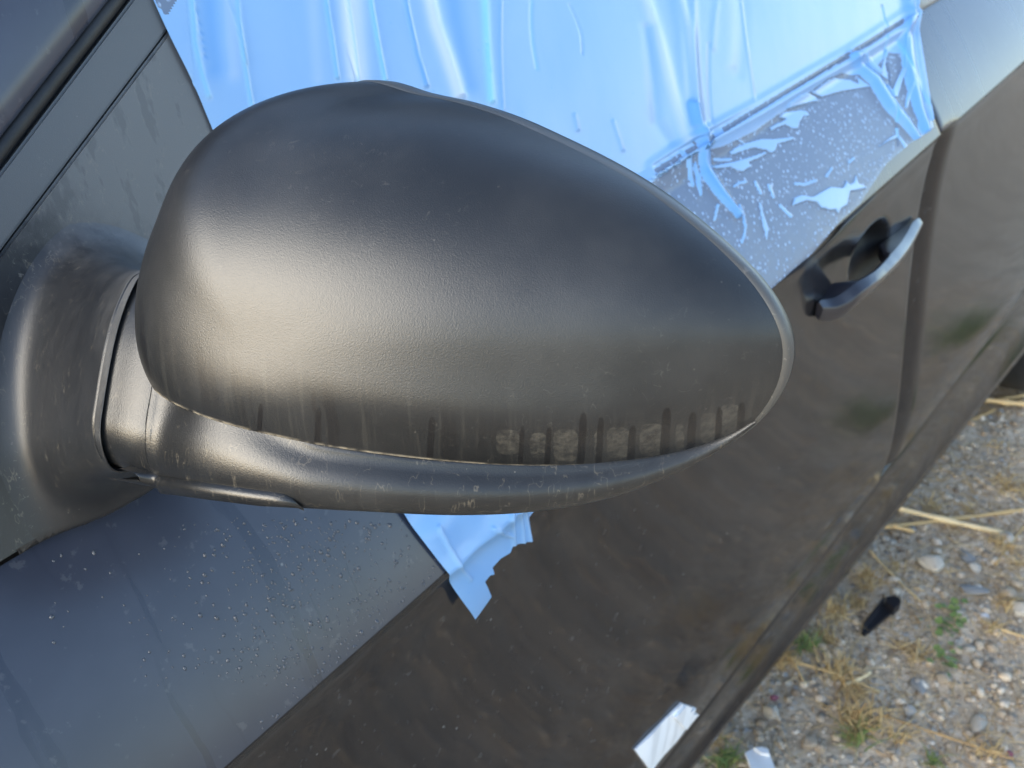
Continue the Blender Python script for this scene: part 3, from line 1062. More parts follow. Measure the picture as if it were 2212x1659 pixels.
# ------------------------------------------------------------------ rest of the car (hood, screen, roof, far side, wheels)
def rest():
    # wing and bonnet, ahead of the front door
    xs = np.linspace(-1.15, -0.125, 26)
    R = []
    for x in xs:
        k = smooth01(-x, 0.2, 1.2)
        drop = 0.16 * k ** 1.3
        yin = 0.10 * k ** 2
        row = [(x, 0.345 + yin, 0.35), (x, 0.335 + yin, 0.60), (x, YC + yin, float(zc(x)) - drop * 0.7), (x, YC + 0.07 + yin, float(zb(x)) - drop), (x, 0.56, 0.955 - drop), (x, 0.85, 0.985 - drop), (x, 1.2, 0.995 - drop), (x, 1.55, 0.985 - drop), (x, 1.84, 0.955 - drop), (x, 2.03 - yin, 0.90 - drop), (x, 2.08 - yin, 0.6), (x, 2.06 - yin, 0.3)]
        R.append(catmull(row, 60))
    R = np.array(R)
    mesh_obj('bonnet', R.reshape(-1, 3), grid_faces(R.shape[0], R.shape[1]), MAT['shoulder'], car)
    # windscreen, roof and far side
    sec = [(-0.12, 0.96, 0.43), (0.30, 1.20, 0.50), (0.62, 1.37, 0.57), (0.9, 1.42, 0.58), (1.9, 1.42, 0.58)]
    def strip(i0, i1, name, mat):
        V = []
        rows = sec[i0:i1 + 1]
        for x, z, y0 in rows:
            for t in np.linspace(0, 1, 17):
                y = y0 + (2.40 - 2 * y0) * t
                V.append((x - 0.18 * math.sin(math.pi * t) * (1 if i1 < 3 else 0.0), y, z + 0.035 * math.sin(math.pi * t)))
        mesh_obj(name, V, grid_faces(len(rows), 17), mat, car)
    strip(0, 2, 'windscreen', MAT['glass'])
    strip(2, 4, 'roof', MAT['shoulder'])
    V = [(-0.12, 2.08, 0.93), (1.95, 2.08, 1.0), (1.95, 2.06, 0.33), (-0.12, 2.06, 0.33), (0.62, 1.84, 1.37), (1.9, 1.83, 1.42)]
    mesh_obj('far_side', V, [(0, 1, 2, 3), (0, 4, 5, 1)], MAT['side'], car, smooth=False)
    V = [(-1.1, 0.42, 0.22), (2.0, 0.42, 0.22), (2.0, 2.0, 0.22), (-1.1, 2.0, 0.22)]
    mesh_obj('underbody', V, [(0, 1, 2, 3)], MAT['rubber'], car, smooth=False)
    # tail section behind the rear door
    xs = np.linspace(1.99, 3.0, 20)
    R = []
    for x in xs:
        k = smooth01(x, 2.3, 3.1)
        arch = math.sqrt(max(0, 0.35 ** 2 - (x - 2.40) ** 2)) + 0.31 if abs(x - 2.40) < 0.35 else 0.30
        low = max(0.31, arch)
        row = [(x, YC + 0.012 + 0.1 * k, low), (x, YC + 0.008 + 0.1 * k, low + 0.03), (x, YC + 0.01 + 0.1 * k, (low + float(zc(x))) / 2), (x, YC + 0.1 * k, float(zc(x))), (x, YB + 0.1 * k, float(zb(x))), (x, YB + 0.12 + 0.1 * k, 1.36 - 0.1 * k), (x, 1.2, 1.42 - 0.12 * k)]
        R.append(catmull(row, 36))
    R = np.array(R)
    mesh_obj('rear_wing', R.reshape(-1, 3), grid_faces(R.shape[0], R.shape[1]), MAT['side'], car)
    for x in (2.40, -0.72):
        prof = [(0.0, 0.18), (0.004, 0.205), (-0.012, 0.26), (-0.004, 0.295), (0.02, 0.312), (0.06, 0.315), (0.12, 0.315), (0.17, 0.31), (0.19, 0.27)]
        n = 64
        V = [(x + r * math.cos(2 * math.pi * j / n), 0.375 + y, 0.312 + r * math.sin(2 * math.pi * j / n)) for y, r in prof for j in range(n)]
        w = mesh_obj('wheel', V, grid_faces(len(prof), n, True), MAT['rubber'], car)
        V, Fc = [], []
        for k in range(10):
            a = 2 * math.pi * k / 10
            c, s = math.cos(a), math.sin(a)
            b = len(V)
            for rr, wd, dy in ((0.03, 0.02, 0.012), (0.20, 0.014, 0.0)):
                for sg in (-1, 1):
                    for dd in (0.0, 0.02):
                        V.append((x + rr * c - sg * wd * s, 0.385 + dy * -1 + dd, 0.312 + rr * s + sg * wd * c))
            Fc += [(b, b + 2, b + 6, b + 4), (b + 1, b + 3, b + 7, b + 5), (b, b + 1, b + 5, b + 4), (b + 2, b + 3, b + 7, b + 6)]
        mesh_obj('rim', V, Fc, MAT['alloy'], w, smooth=False)
rest()

# ------------------------------------------------------------------ blue protective film over the window
def film_mat():
    m = M('blue_film')
    co = m.coord()
    stuck = m.attr('stuck')
    tint = m.attr('tint')
    cyan = m.attr('cyan')
    pale = (0.25, 0.45, 0.73)
    deep = (0.12, 0.34, 0.70)
    soft = m.noise(22, 3, 0.55, m.coord(scale=(1.0, 1.0, 0.25)))
    col = m.mix(m.maprange(soft, 0.35, 0.7, 0.0, 0.20), pale, deep)
    col = m.mix(m.math('MULTIPLY', m.math('MAXIMUM', tint, 0.0), 1.0, clamp=True), col, deep)
    col = m.mix(m.math('MULTIPLY', m.math('MAXIMUM', m.math('MULTIPLY', tint, -1.0), 0.0), 1.0, clamp=True), col, (0.56, 0.66, 0.78))
    col = m.mix(cyan, col, (0.24, 0.66, 0.80))
    dots = m.maprange(m.vor(110, co), 0.05, 0.10, 1, 0)
    dots = m.math('MULTIPLY', dots, m.maprange(m.noise(30, 2, 0.5, co), 0.52, 0.6))
    col = m.mix(m.math('MULTIPLY', dots, 0.35), col, (0.13, 0.40, 0.80))
    nb = m.bump(m.noise(70, 3, 0.5, co), 0.12, 0.002)
    nb = m.bump(dots, 0.25, 0.001, nb)
    m.p(Base_Color=col, Roughness=0.22, Normal=nb)
    m.b.inputs['Coat Weight'].default_value = 0.25
    m.b.inputs['Coat Roughness'].default_value = 0.15
    tr = m.n('BsdfTranslucent')
    m.l(col, tr.inputs[0])
    mx = m.n('MixShader')
    mx.inputs[0].default_value = 0.15
    m.l(m.b.outputs[0], mx.inputs[1])
    m.l(tr.outputs[0], mx.inputs[2])
    # where the film clings to the wet paint it is nearly clear, with tiny bubbles
    clear = m.n('BsdfTransparent')
    clear.inputs[0].default_value = (0.72, 0.84, 1.0, 1)
    dif = m.n('BsdfPrincipled')
    b1 = m.vor(230, co)
    b2 = m.noise(130, 4, 0.65, co)
    bub = m.math('MULTIPLY', m.maprange(b1, 0.22, 0.42, 1, 0), m.maprange(b2, 0.42, 0.56))
    m.setv(dif.inputs['Base Color'], m.mix(bub, (0.20, 0.265, 0.38), (0.30, 0.44, 0.66)))
    dif.inputs['Roughness'].default_value = 0.25
    m.l(m.bump(m.math('ADD', bub, b2), 0.35, 0.0012), dif.inputs['Normal'])
    ms = m.n('MixShader')
    m.l(m.math('MULTIPLY_ADD', bub, 0.30, 0.62), ms.inputs[0])
    m.l(clear.outputs[0], ms.inputs[1])
    m.l(dif.outputs[0], ms.inputs[2])
    mm = m.n('MixShader')
    edge = m.math('ADD', stuck, m.math('MULTIPLY', m.math('SUBTRACT', m.noise(160, 3, 0.6, co), 0.5), 0.25))
    m.l(m.maprange(edge, 0.42, 0.58), mm.inputs[0])
    m.l(mx.outputs[0], mm.inputs[1])
    m.l(ms.outputs[0], mm.inputs[2])
    m.l(mm.outputs[0], m.out.inputs[0])
    return m.m
MAT['film'] = film_mat()
mf = M('film_fold')
mf.p(Base_Color=(0.25, 0.55, 0.97), Roughness=0.3)
MAT['fold'] = mf.m

def seg_dist(P, poly):
    """distance of points P to a polyline, and the position along it (0..1)"""
    poly = np.asarray(poly, float)
    best = np.full(len(P), 1e9)
    pos = np.zeros(len(P))
    L = np.r_[0, np.cumsum(np.linalg.norm(np.diff(poly, axis=0), axis=1))]
    for i in range(len(poly) - 1):
        a, b = poly[i], poly[i + 1]
        d = b - a
        t = np.clip(((P - a) @ d) / (d @ d), 0, 1)
        q = np.linalg.norm(P - (a + t[:, None] * d), axis=1)
        w = q < best
        best = np.where(w, q, best)
        pos = np.where(w, (L[i] + t * (L[i + 1] - L[i])) / L[-1], pos)
    return best, pos

def inside(P, poly):
    x, y = P[:, 0], P[:, 1]
    r = np.zeros(len(P), bool)
    n = len(poly)
    for i in range(n):
        (x1, y1), (x2, y2) = poly[i], poly[(i + 1) % n]
        c = ((y1 > y) != (y2 > y))
        r ^= c & (x < (x2 - x1) * (y - y1) / (y2 - y1 + 1e-9) + x1)
    return r

def c3(*pts):
    """points read in the enlarged upper right of the photograph"""
    return [(1475 + x / 3.0, y / 3.0) for x, y in pts]
def c2(*pts):
    return [(737 + x / 3.0, y / 3.0) for x, y in pts]
def c1(*pts):
    return [(x / 3.0, y / 3.0) for x, y in pts]

BELT_LINE = c3((-225, 1105), (60, 925), (450, 715), (800, 510), (1040, 375), (1415, 135))
FILM_L = [(258, -130), (300, -18), (345, 85), (400, 195), (447, 302), (530, 480), (640, 700), (760, 930), (875, 1124), (936, 1204), (973, 1273), (1003, 1324)]
FILM_B = [(1003, 1324), (1038, 1276), (1027, 1244), (1039, 1231), (1048, 1228), (1047, 1216), (1066, 1197), (1086, 1184), (1091, 1170), (1127, 1155), (1133, 1112), (1250, 1000), (1400, 868), (1560, 718), (1660, 622), (1741, 550), (1808, 477), (1852, 440), (1875, 407), (1908, 357), (1947, 322), (1965, 307), (1985, 296), (2010, 277)]
FILM_R = [(1952, -170), (1963, -20), (1966, 10), (1974, 60), (1985, 130), (1996, 200), (2010, 277)]
FILM_T = [(258, -130), (700, -138), (1100, -150), (1500, -160), (1952, -170)]

def film():
    nu, nv = 620, 380
    def curve(pts, n, smooth=True):
        h = np.array([body_hit(*p) for p in pts])
        if smooth:
            return catmull(h, n)
        d = np.r_[0, np.cumsum(np.linalg.norm(np.diff(h, axis=0), axis=1))]
        t = np.linspace(0, d[-1], n)
        return np.stack([np.interp(t, d, h[:, 0]), np.interp(t, d, h[:, 1])], -1)
    Lc, Rc = curve(FILM_L, nv), curve(FILM_R, nv)
    Tc, Bc = curve(FILM_T, nu), curve(FILM_B, nu, False)
    u = np.linspace(0, 1, nu)[:, None, None]
    v = np.linspace(0, 1, nv)[None, :, None]
    # bunch the columns so that the long hidden run and the flap share the width fairly
    X = ((1 - u) * Lc[None] + u * Rc[None] + (1 - v) * Tc[:, None] + v * Bc[:, None]
         - ((1 - u) * (1 - v) * Tc[0] + u * (1 - v) * Tc[-1] + (1 - u) * v * Bc[0] + u * v * Bc[-1]))
    xs, ss = X[..., 0].ravel(), X[..., 1].ravel()
    P0 = body(xs, ss)
    N = np.where((ss < 0.004)[:, None], NW, body_n(xs, np.clip(ss, 0.012, None)))
    px = project(P0)
    h = 0.0085 - 0.0055 * smooth01(ss, 0.004, 0.022)
    h += 0.006 * smooth01(ss, S_CR + 0.004, S_CR + 0.05)             # the flap hangs clear of the door side
    stuck = np.zeros(len(xs))
    tint = np.zeros(len(xs))
    cyan = np.zeros(len(xs))
    # clinging zone on the shoulder
    zone = c3((20, 1030), (240, 965), (440, 868), (560, 780), (640, 730), (760, 640), (900, 535), (1000, 492), (1150, 500), (1230, 560), (1210, 470), (1320, 350), (1390, 360), (1400, 470), (1450, 560), (1500, 800), (1500, 850), (1530, 880), (1400, 980), (1310, 1065), (1250, 1300), (1050, 1530), (790, 1800), (300, 2200), (-400, 2500), (-600, 1900), (-300, 1250), (-100, 1100))
    stuck[inside(px, zone)] = 1.0
    stuck[inside(px, c1((900, -80), (1180, -80), (1100, 0), (1070, 40), (1055, 75), (1020, 120), (995, 125)))] = 1.0
    opaque = [
        c3((820, 610), (905, 545), (950, 528), (1060, 530), (1085, 545), (1120, 555), (1110, 515), (1190, 575), (1150, 580), (1000, 605), (880, 640), (800, 620)),
        c3((645, 705), (720, 650), (775, 628), (830, 640), (862, 668), (820, 672), (760, 690), (700, 708), (650, 725)),
        c3((590, 775), (640, 745), (740, 728), (780, 735), (800, 765), (760, 765), (735, 800), (725, 845), (690, 845), (640, 820), (600, 835), (550, 858), (540, 840), (600, 810), (650, 785)),
        c3((275, 1005), (310, 975), (370, 950), (330, 930), (310, 920), (360, 930), (380, 945), (480, 915), (560, 915), (690, 900), (700, 912), (640, 932), (590, 945), (575, 990), (550, 1003), (520, 985), (440, 968), (370, 990), (300, 1015)),
        c3((145, 1097), (190, 1085), (330, 1055), (400, 1035), (515, 995), (520, 1005), (470, 1035), (405, 1060), (418, 1090), (370, 1122), (330, 1115), (290, 1092), (200, 1105)),
        c3((685, 1340), (700, 1290), (740, 1275), (820, 1285), (860, 1260), (930, 1220), (1010, 1228), (1030, 1200), (1035, 1175), (1055, 1205), (1085, 1190), (1100, 1140), (1112, 1195), (1175, 1222), (1120, 1235), (1060, 1245), (1045, 1300), (1040, 1335), (1000, 1355), (980, 1390), (960, 1365), (930, 1370), (870, 1355), (840, 1320), (770, 1310)),
        c3((1290, 560), (1340, 590), (1400, 450), (1415, 470), (1370, 640), (1330, 640)),
        c3((470, 1320), (485, 1325), (510, 1420), (535, 1490), (525, 1560), (505, 1500)),
        c3((1240, 965), (1330, 895), (1360, 880), (1362, 835), (1375, 840), (1378, 895), (1300, 930)),
        c3((1130, 370), (1200, 400), (1260, 480), (1300, 330), (1315, 345), (1290, 430), (1310, 530), (1230, 480), (1180, 440)),
    ]
    for poly in opaque:
        w = inside(px, poly)
        stuck[w] = 0.0
        tint[w] -= 0.12
        h[w] += 0.0015
    thin = [c3((320, 1215), (350, 1195), (390, 1188)), c3((450, 1190), (470, 1225), (488, 1262)), c3((180, 1050), (290, 1045)), c3((390, 1470), (380, 1540), (365, 1575)),
            c3((710, 1200), (770, 1205), (840, 1180)), c3((910, 1150), (945, 1100)), c3((540, 1210), (570, 1285)), c3((610, 1340), (680, 1410)), c3((1060, 1060), (1090, 1035)), c3((1430, 700), (1440, 610), (1450, 560)), c3((210, 1340), (190, 1430)), c3((350, 1340), (375, 1400), (385, 1470)), c3((1380, 890), (1410, 930), (1425, 960))]
    for pl in thin:
        d, _ = seg_dist(px, pl)
        stuck[d < 3.2] = 0.0
        h += 0.0009 * np.exp(-(d / 3.0) ** 2)
    # the belt moulding shows through as a ragged grey line
    d, pos = seg_dist(px, BELT_LINE)
    nz = np.array([mnoise.noise((a * 0.05, b * 0.05, 1.7)) for a, b in px[d < 30]])
    nz2 = np.array([mnoise.noise((a * 0.25, b * 0.25, 9.1)) for a, b in px[d < 30]])
    lim = np.full(len(px), -1.0)
    lim[d < 30] = 8.5 + 2.4 * nz + 1.6 * nz2
    gap = (pos > 0.228) & (pos < 0.262)
    w = (d < lim) & ~gap & (pos < 0.995)
    stuck[w] = 1.0
    h = np.where(d < 12, h - 0.0012 * np.exp(-(d / 6) ** 2), h)
    dd = d - 17
    h += 0.0016 * np.exp(-(dd / 8) ** 2) * (px[:, 1] > 0)
    # creases: (polyline, half-width px, height, tint, cyan)
    folds = [
        (c3((0, 690), (20, 820), (60, 900), (80, 1000), (130, 1130), (220, 1260), (335, 1400)), 13, 0.0050, 0.95, 0, True),
        (c3((-60, 1000), (-10, 1060), (20, 1140), (45, 1210)), 6, 0.002, 0.2, 0, True),
        (c3((40, 1090), (75, 1160), (98, 1270)), 5, 0.002, 0.2, 0, True),
        (c3((1045, 380), (1110, 440), (1220, 530), (1330, 700), (1420, 800), (1490, 900)), 14, 0.0050, 0.85, 0, True),
        (c3((1080, 370), (1180, 410), (1260, 480)), 6, 0.002, 0.0, 0, True),
        (c3((1395, -40), (1425, 150), (1435, 330), (1460, 520), (1510, 720), (1560, 850)), 15, 0.0045, 0.85, 0, True),
        (c3((1455, -40), (1490, 140), (1530, 400), (1600, 780)), 5, 0.0030, -0.3, 0, True),
    ]
    for pl, wd, ht, tn, cy, op in folds:
        d, pos = seg_dist(px, pl)
        taper = 0.55 + 0.45 * np.sin(np.pi * np.clip(pos, 0, 1))
        g = np.exp(-(d / (wd * taper)) ** 2)
        h += ht * g
        tint += tn * np.exp(-((d - wd * 0.3) / wd) ** 2)
        stuck[d < wd * 1.15 * taper] = 0.0
    lines = [
        # on the window: long soft wrinkles
        (c1((1180, -60), (1190, 100), (1200, 300), (1250, 520), (1290, 640)), 5, 0.0014, 0.15, 0.45),
        (c1((1290, -60), (1300, 100), (1310, 300), (1330, 450)), 26, -0.0010, 0.65, 0.0),
        (c1((1460, -60), (1480, 150), (1520, 420), (1570, 700)), 4, 0.0018, 0.35, 0.35),
        (c1((1400, -60), (1420, 200), (1440, 480)), 20, 0.0008, -0.3, 0.0),
        (c1((2040, -60), (2060, 100), (2090, 300), (2120, 520)), 4, 0.0022, 0.55, 0.35),
        (c1((2180, -60), (2200, 250), (2230, 500)), 18, 0.0012, -0.9, 0.0),
        (c1((1960, -60), (1970, 250), (1990, 520)), 14, 0.0006, -0.2, 0.0),
        (c2((110, -60), (130, 100), (170, 320), (215, 540)), 4, 0.0024, 0.5, 0.55),
        (c2((40, -60), (50, 200), (80, 560)), 16, 0.0008, -0.45, 0.0),
        (c2((330, -60), (370, 150), (420, 380), (480, 570)), 5, 0.0022, 0.9, 0.0),
        (c2((490, -60), (540, 180), (620, 400), (690, 620)), 15, 0.0030, -1.0, 0.0),
        (c2((640, -60), (690, 250), (760, 560)), 22, -0.0012, 0.7, 0.0),
        (c2((860, -60), (870, 150), (880, 350), (905, 660)), 9, 0.0016, 0.0, 0.75),
        (c2((940, -60), (960, 300), (1000, 700)), 14, 0.0005, 0.25, 0.0),
        (c2((1900, -60), (1990, 250), (2090, 620), (2180, 900)), 13, 0.0025, -0.55, 0.0),
        (c2((1930, 200), (1960, 500), (1990, 800), (2080, 930)), 14, -0.0016, 0.6, 0.0),
        (c2((2080, -60), (2130, 200), (2160, 600), (2200, 880)), 12, 0.0012, 0.45, 0.0),
        (c2((2120, -60), (2190, 200), (2240, 600), (2265, 900)), 10, 0.0020, -0.4, 0.0),
        (c3((0, -60), (10, 300), (20, 600), (60, 900)), 9, 0.0018, 0.4, 0.0),
        (c3((170, -60), (140, 200), (130, 320)), 8, 0.0008, 0.35, 0.0),
        (c3((250, -60), (260, 200), (250, 420)), 14, 0.0008, -0.25, 0.0),
        (c3((330, -60), (330, 250), (310, 500)), 12, -0.0006, 0.25, 0.0),
        (c2((1450, 760), (1470, 850)), 4, 0.0012, 0.3, 0.0),
        (c2((1700, 800), (1760, 980)), 4, 0.0012, 0.3, 0.0),
    ]
    r3 = random.Random(77)
    for k in range(15):
        x0 = r3.choice((r3.uniform(330, 1010), r3.uniform(1000, 1960)))
        sl = r3.uniform(20, 60) if x0 < 1000 else r3.uniform(-5, 70)
        y0, y1 = r3.choice((-30, r3.uniform(0, 120))), r3.uniform(120, 330)
        bend = r3.uniform(-9, 9)
        lines.append(([(x0 + sl * t + bend * math.sin(3 * t), y0 + (y1 - y0) * t) for t in np.linspace(0, 1, 7)], r3.uniform(1.6, 3.4), r3.uniform(0.0008, 0.0020) * r3.choice((1, 1, -1)), r3.uniform(-0.25, 0.35), r3.choice((0, 0, 0.3))))
    for pl, wd, ht, tn, cy in lines:
        d, pos = seg_dist(px, pl)
        d = d * (1 + 0.0 * pos)
        g = np.exp(-(d / wd) ** 2)
        h += 0.55 * ht * g
        tint += 1.05 * tn * g
        cyan = np.maximum(cyan, cy * g)
    # flap below the mirror: light, a little rumpled
    fl = (px[:, 1] > 1090)
    rum = np.array([mnoise.noise((a * 0.012, b * 0.012, 3.3)) for a, b in px[fl]])
    h[fl] += 0.003 * rum
    stuck[fl] = 0
    tint[fl] += 0.40 + 0.35 * rum
    for pl in ([(1100, 1110), (1096, 1150), (1092, 1190)], [(1118, 1100), (1112, 1160)], [(1128, 1100), (1124, 1165)], [(1060, 1140), (1090, 1150)], [(940, 1140), (1000, 1240)]):
        d, _ = seg_dist(px, pl)
        h += 0.0015 * np.exp(-(d / 4) ** 2)
        tint -= 0.5 * np.exp(-(d / 3) ** 2)
    so = np.array([mnoise.noise((a * 0.008, b * 0.004, 5.5)) for a, b in px])
    h += 0.0012 * so
    V = P0 + N * h[:, None]
    o = mesh_obj('protective_film', V, grid_faces(nu, nv), MAT['film'])
    for nm, arr in (('stuck', stuck), ('tint', tint), ('cyan', cyan)):
        a = o.data.attributes.new(nm, 'FLOAT', 'POINT')
        a.data.foreach_set('value', arr.astype(np.float32))
    tag(o, 'light blue wrinkled plastic film stuck over the window and door top behind the mirror', 'plastic film')
    return o
film_o = film()

# small speck of dirt on the film
# ------------------------------------------------------------------ water drops on the shoulder
def drops():
    bm = bmesh.new()
    r2 = random.Random(5)
    pts = []
    for k in range(1000):
        px = r2.gauss(700, 150)
        py = r2.uniform(1120, 1480)
        pts.append((px, py, r2.choice((1, 1, 1, 1.4, 1.8))))
    for k in range(14):
        pts.append((r2.uniform(90, 260), r2.uniform(1190, 1400), r2.choice((1, 1.3, 1.9))))
    for k in range(60):
        t = r2.random()
        pts.append((560 + 380 * t, 1590 - 330 * t - r2.uniform(6, 40), r2.choice((0.8, 1, 1.4))))
    for px, py, k in pts:
        if not (60 < px < 960):
            continue
        hs = body_hit(px, py)
        if hs is None or hs[1] > S_CR - 0.002 or hs[1] < 0.008:
            continue
        P = body(*hs)
        n = body_n(*hs)
        rad = r2.uniform(0.00028, 0.0007) * k
        q = Vector(n).to_track_quat('Z', 'Y').to_matrix().to_4x4()
        mat = Matrix.Translation(Vector(P + n * -0.0001)) @ q @ Matrix.Rotation(r2.uniform(-0.5, 0.5), 4, 'Z') @ Matrix.Diagonal((rad * r2.uniform(0.7, 1.1), rad * r2.uniform(0.9, 1.6), rad * 0.65, 1))
        bmesh.ops.create_icosphere(bm, subdivisions=1, radius=1, matrix=mat)
    for v in bm.verts:
        c = v.co
        c += Vector((mnoise.noise(c * 900), mnoise.noise(c * 900 + Vector((5, 1, 2))), 0)) * 0.0002
    m = M('water')
    m.p(Base_Color=(0.085, 0.095, 0.115), Roughness=0.16, IOR=1.5)
    m.b.inputs['Transmission Weight'].default_value = 0.35
    bm_obj('water_droplets', bm, m.m, door, kind='stuff')
drops()

# ------------------------------------------------------------------ stones, straw, weeds and scraps on the ground
def stone_mat(name, a, b):
    m = M(name)
    co = m.coord()
    nz = m.noise(70, 4, 0.6, co)
    t = m.attr('tone')
    col = m.mix(m.maprange(nz, 0.3, 0.7), a, b)
    col = m.mix(m.math('MULTIPLY', t, 0.65), col, (0.14, 0.115, 0.09))
    m.p(Base_Color=col, Roughness=0.9, Normal=m.bump(m.noise(240, 3, 0.6, co), 0.5, 0.002))
    return m.m
MAT['stone_pale'] = stone_mat('pale_stone', (0.40, 0.36, 0.29), (0.58, 0.54, 0.47))
MAT['stone_grey'] = stone_mat('grey_stone', (0.24, 0.24, 0.23), (0.40, 0.40, 0.39))
MAT['stone_tan'] = stone_mat('tan_stone', (0.32, 0.25, 0.17), (0.50, 0.42, 0.32))
MAT['stone_white'] = stone_mat('white_stone', (0.75, 0.76, 0.78), (0.85, 0.86, 0.88))
MAT['stone_purple'] = stone_mat('purple_pebble', (0.22, 0.06, 0.10), (0.32, 0.11, 0.15))
MAT['stone_black'] = stone_mat('black_scrap', (0.02, 0.02, 0.02), (0.035, 0.035, 0.04))

def stone_mesh(seed, sub=3, rough=0.35):
    bm = bmesh.new()
    bmesh.ops.create_icosphere(bm, subdivisions=sub, radius=1)
    o = Vector((seed * 3.7, seed * 1.3, seed * 7.1))
    for v in bm.verts:
        c = v.co.copy()
        # flattened facets, as broken stone has
        r = 1.0 + rough * 0.7 * mnoise.noise(c * 0.9 + o) + 0.08 * mnoise.noise(c * 3.7 + o)
        k = mnoise.cell_vector(o + Vector((1, 2, 3)))
        for f in range(9):
            d = mnoise.cell_vector(o + Vector((f * 2.3, f, 1))) * 2 - Vector((1, 1, 1))
            d = d.normalized() if d.length > 0.1 else Vector((0, 0, 1))
            h = c.dot(d) * r
            if h > 0.62: r *= 0.62 / h
        v.co = c * r
    me = bpy.data.meshes.new('stone')
    bm.to_mesh(me)
    bm.free()
    me.polygons.foreach_set('use_smooth', [True] * len(me.polygons))
    return me
STONES = [stone_mesh(k) for k in range(7)]
def stone(px, py, r_px, mat, label, flat=0.6, group='stones lying in the gravel', k=None, loc=None, name='stone', cat='stone', asp=1.0):
    P = np.array(loc) if loc is not None else on_ground(px, py)
    dist = float((P - CAM) @ FW)
    r = r_px * dist / F if loc is None else r_px
    me = STONES[rnd.randrange(len(STONES)) if k is None else k].copy()
    me.materials.append(MAT[mat])
    o = link(bpy.data.objects.new(name, me))
    o.location = (P[0], P[1], ground_z(P[0], P[1]) + r * flat * 0.45)
    o.scale = (r * asp, r * rnd.uniform(0.75, 0.95), r * flat)
    o.rotation_euler = (rnd.uniform(-0.25, 0.25), rnd.uniform(-0.25, 0.25), rnd.uniform(0, 6.28))
    a = me.attributes.new('tone', 'FLOAT', 'POINT')
    a.data.foreach_set('value', np.full(len(me.vertices), rnd.uniform(0, 0.5), np.float32))
    return tag(o, label, cat, group)

stone(2013, 1231, 33, 'stone_pale', 'largest pale cream stone on the gravel, below the crossed straws')
stone(2106, 1231, 20, 'stone_pale', 'pale angular stone just right of the largest cream stone')
stone(2171, 1291, 22, 'stone_tan', 'tan flat stone below the angular pale stone, near the picture edge')
stone(2203, 1326, 30, 'stone_pale', 'big rounded pale stone cut off by the right edge of the picture')
stone(1668, 1541, 27, 'stone_pale', 'rounded cream stone close to the car sill, beside the small purple pebble', 0.7)
stone(1746, 1606, 20, 'stone_tan', 'tan stone near the bottom edge, left of the large dry grass tuft')
stone(2116, 1561, 24, 'stone_pale', 'elongated pale stone at the lower right, above the purple bead', asp=1.4)
stone(2166, 1171, 23, 'stone_pale', 'pale stone under the end of the thick yellow straw')
stone(1961, 1541, 20, 'stone_grey', 'upright grey sliver of stone right of the large dry tuft', 0.8, asp=0.7)
stone(2036, 1466, 22, 'stone_tan', 'flat tan stone in the bare soil below the clover')
stone(2091, 1401, 19, 'stone_pale', 'pale stone below the two white chips of glass')
stone(1986, 1480, 22, 'stone_grey', 'long grey stone half buried beside the clover', 0.4, asp=1.5)
stone(2086, 1206, 26, 'stone_grey', 'flat blue grey stone between the largest cream stone and the straws', 0.3)
stone(2096, 1276, 30, 'stone_grey', 'broad light grey slab of stone under the angular pale stone', 0.25, asp=1.3)
stone(1700, 1480, 11, 'stone_pale', 'small pale stone between the green tuft and the purple pebble')
for q in ((2126, 1336, 11, 'upper of the two white glassy chips below the blue grey stones'), (2151, 1366, 12, 'lower of the two white glassy chips below the blue grey stones'), (1886, 1236, 7, 'small white chip lying near the car sill above the black clip'), (1958, 1131, 8, 'small white chip beneath the crossed straws')):
    stone(q[0], q[1], q[2], 'stone_white', q[3], 0.5, 'white chips on the gravel', name='white_chip', cat='chip')
stone(1671, 1511, 10, 'stone_purple', 'small purple pebble above the rounded cream stone', 0.8, 'purple pebbles')
stone(2183, 1631, 9, 'stone_purple', 'purple bead at the bottom right corner', 0.9, 'purple pebbles')
stone(1783, 1526, 10, 'stone_black', 'small black scrap left of the large dry tuft', 0.6, 'black scraps', name='scrap', cat='scrap')
# smaller stones that look alike
KN = (('stone_pale', 'small pale stone lying loose in the gravel', 'small pale stones'), ('stone_grey', 'small grey stone lying loose in the gravel', 'small grey stones'), ('stone_tan', 'small tan stone lying loose in the gravel', 'small tan stones'))
cnt = 0
for k in range(2000):
    px, py = rnd.uniform(1500, 2212), rnd.uniform(850, 1659)
    if py < 1659 - 1.24 * (px - 1480) + 25:
        continue
    mt, lb, gp = KN[rnd.choice((0, 0, 1, 2, 2))]
    stone(px, py, rnd.uniform(4.5, 8) * (1.0 + (rnd.random() < 0.15) * 0.6), mt, lb, rnd.uniform(0.45, 0.8), gp)
    cnt += 1
    if cnt >= 150: break

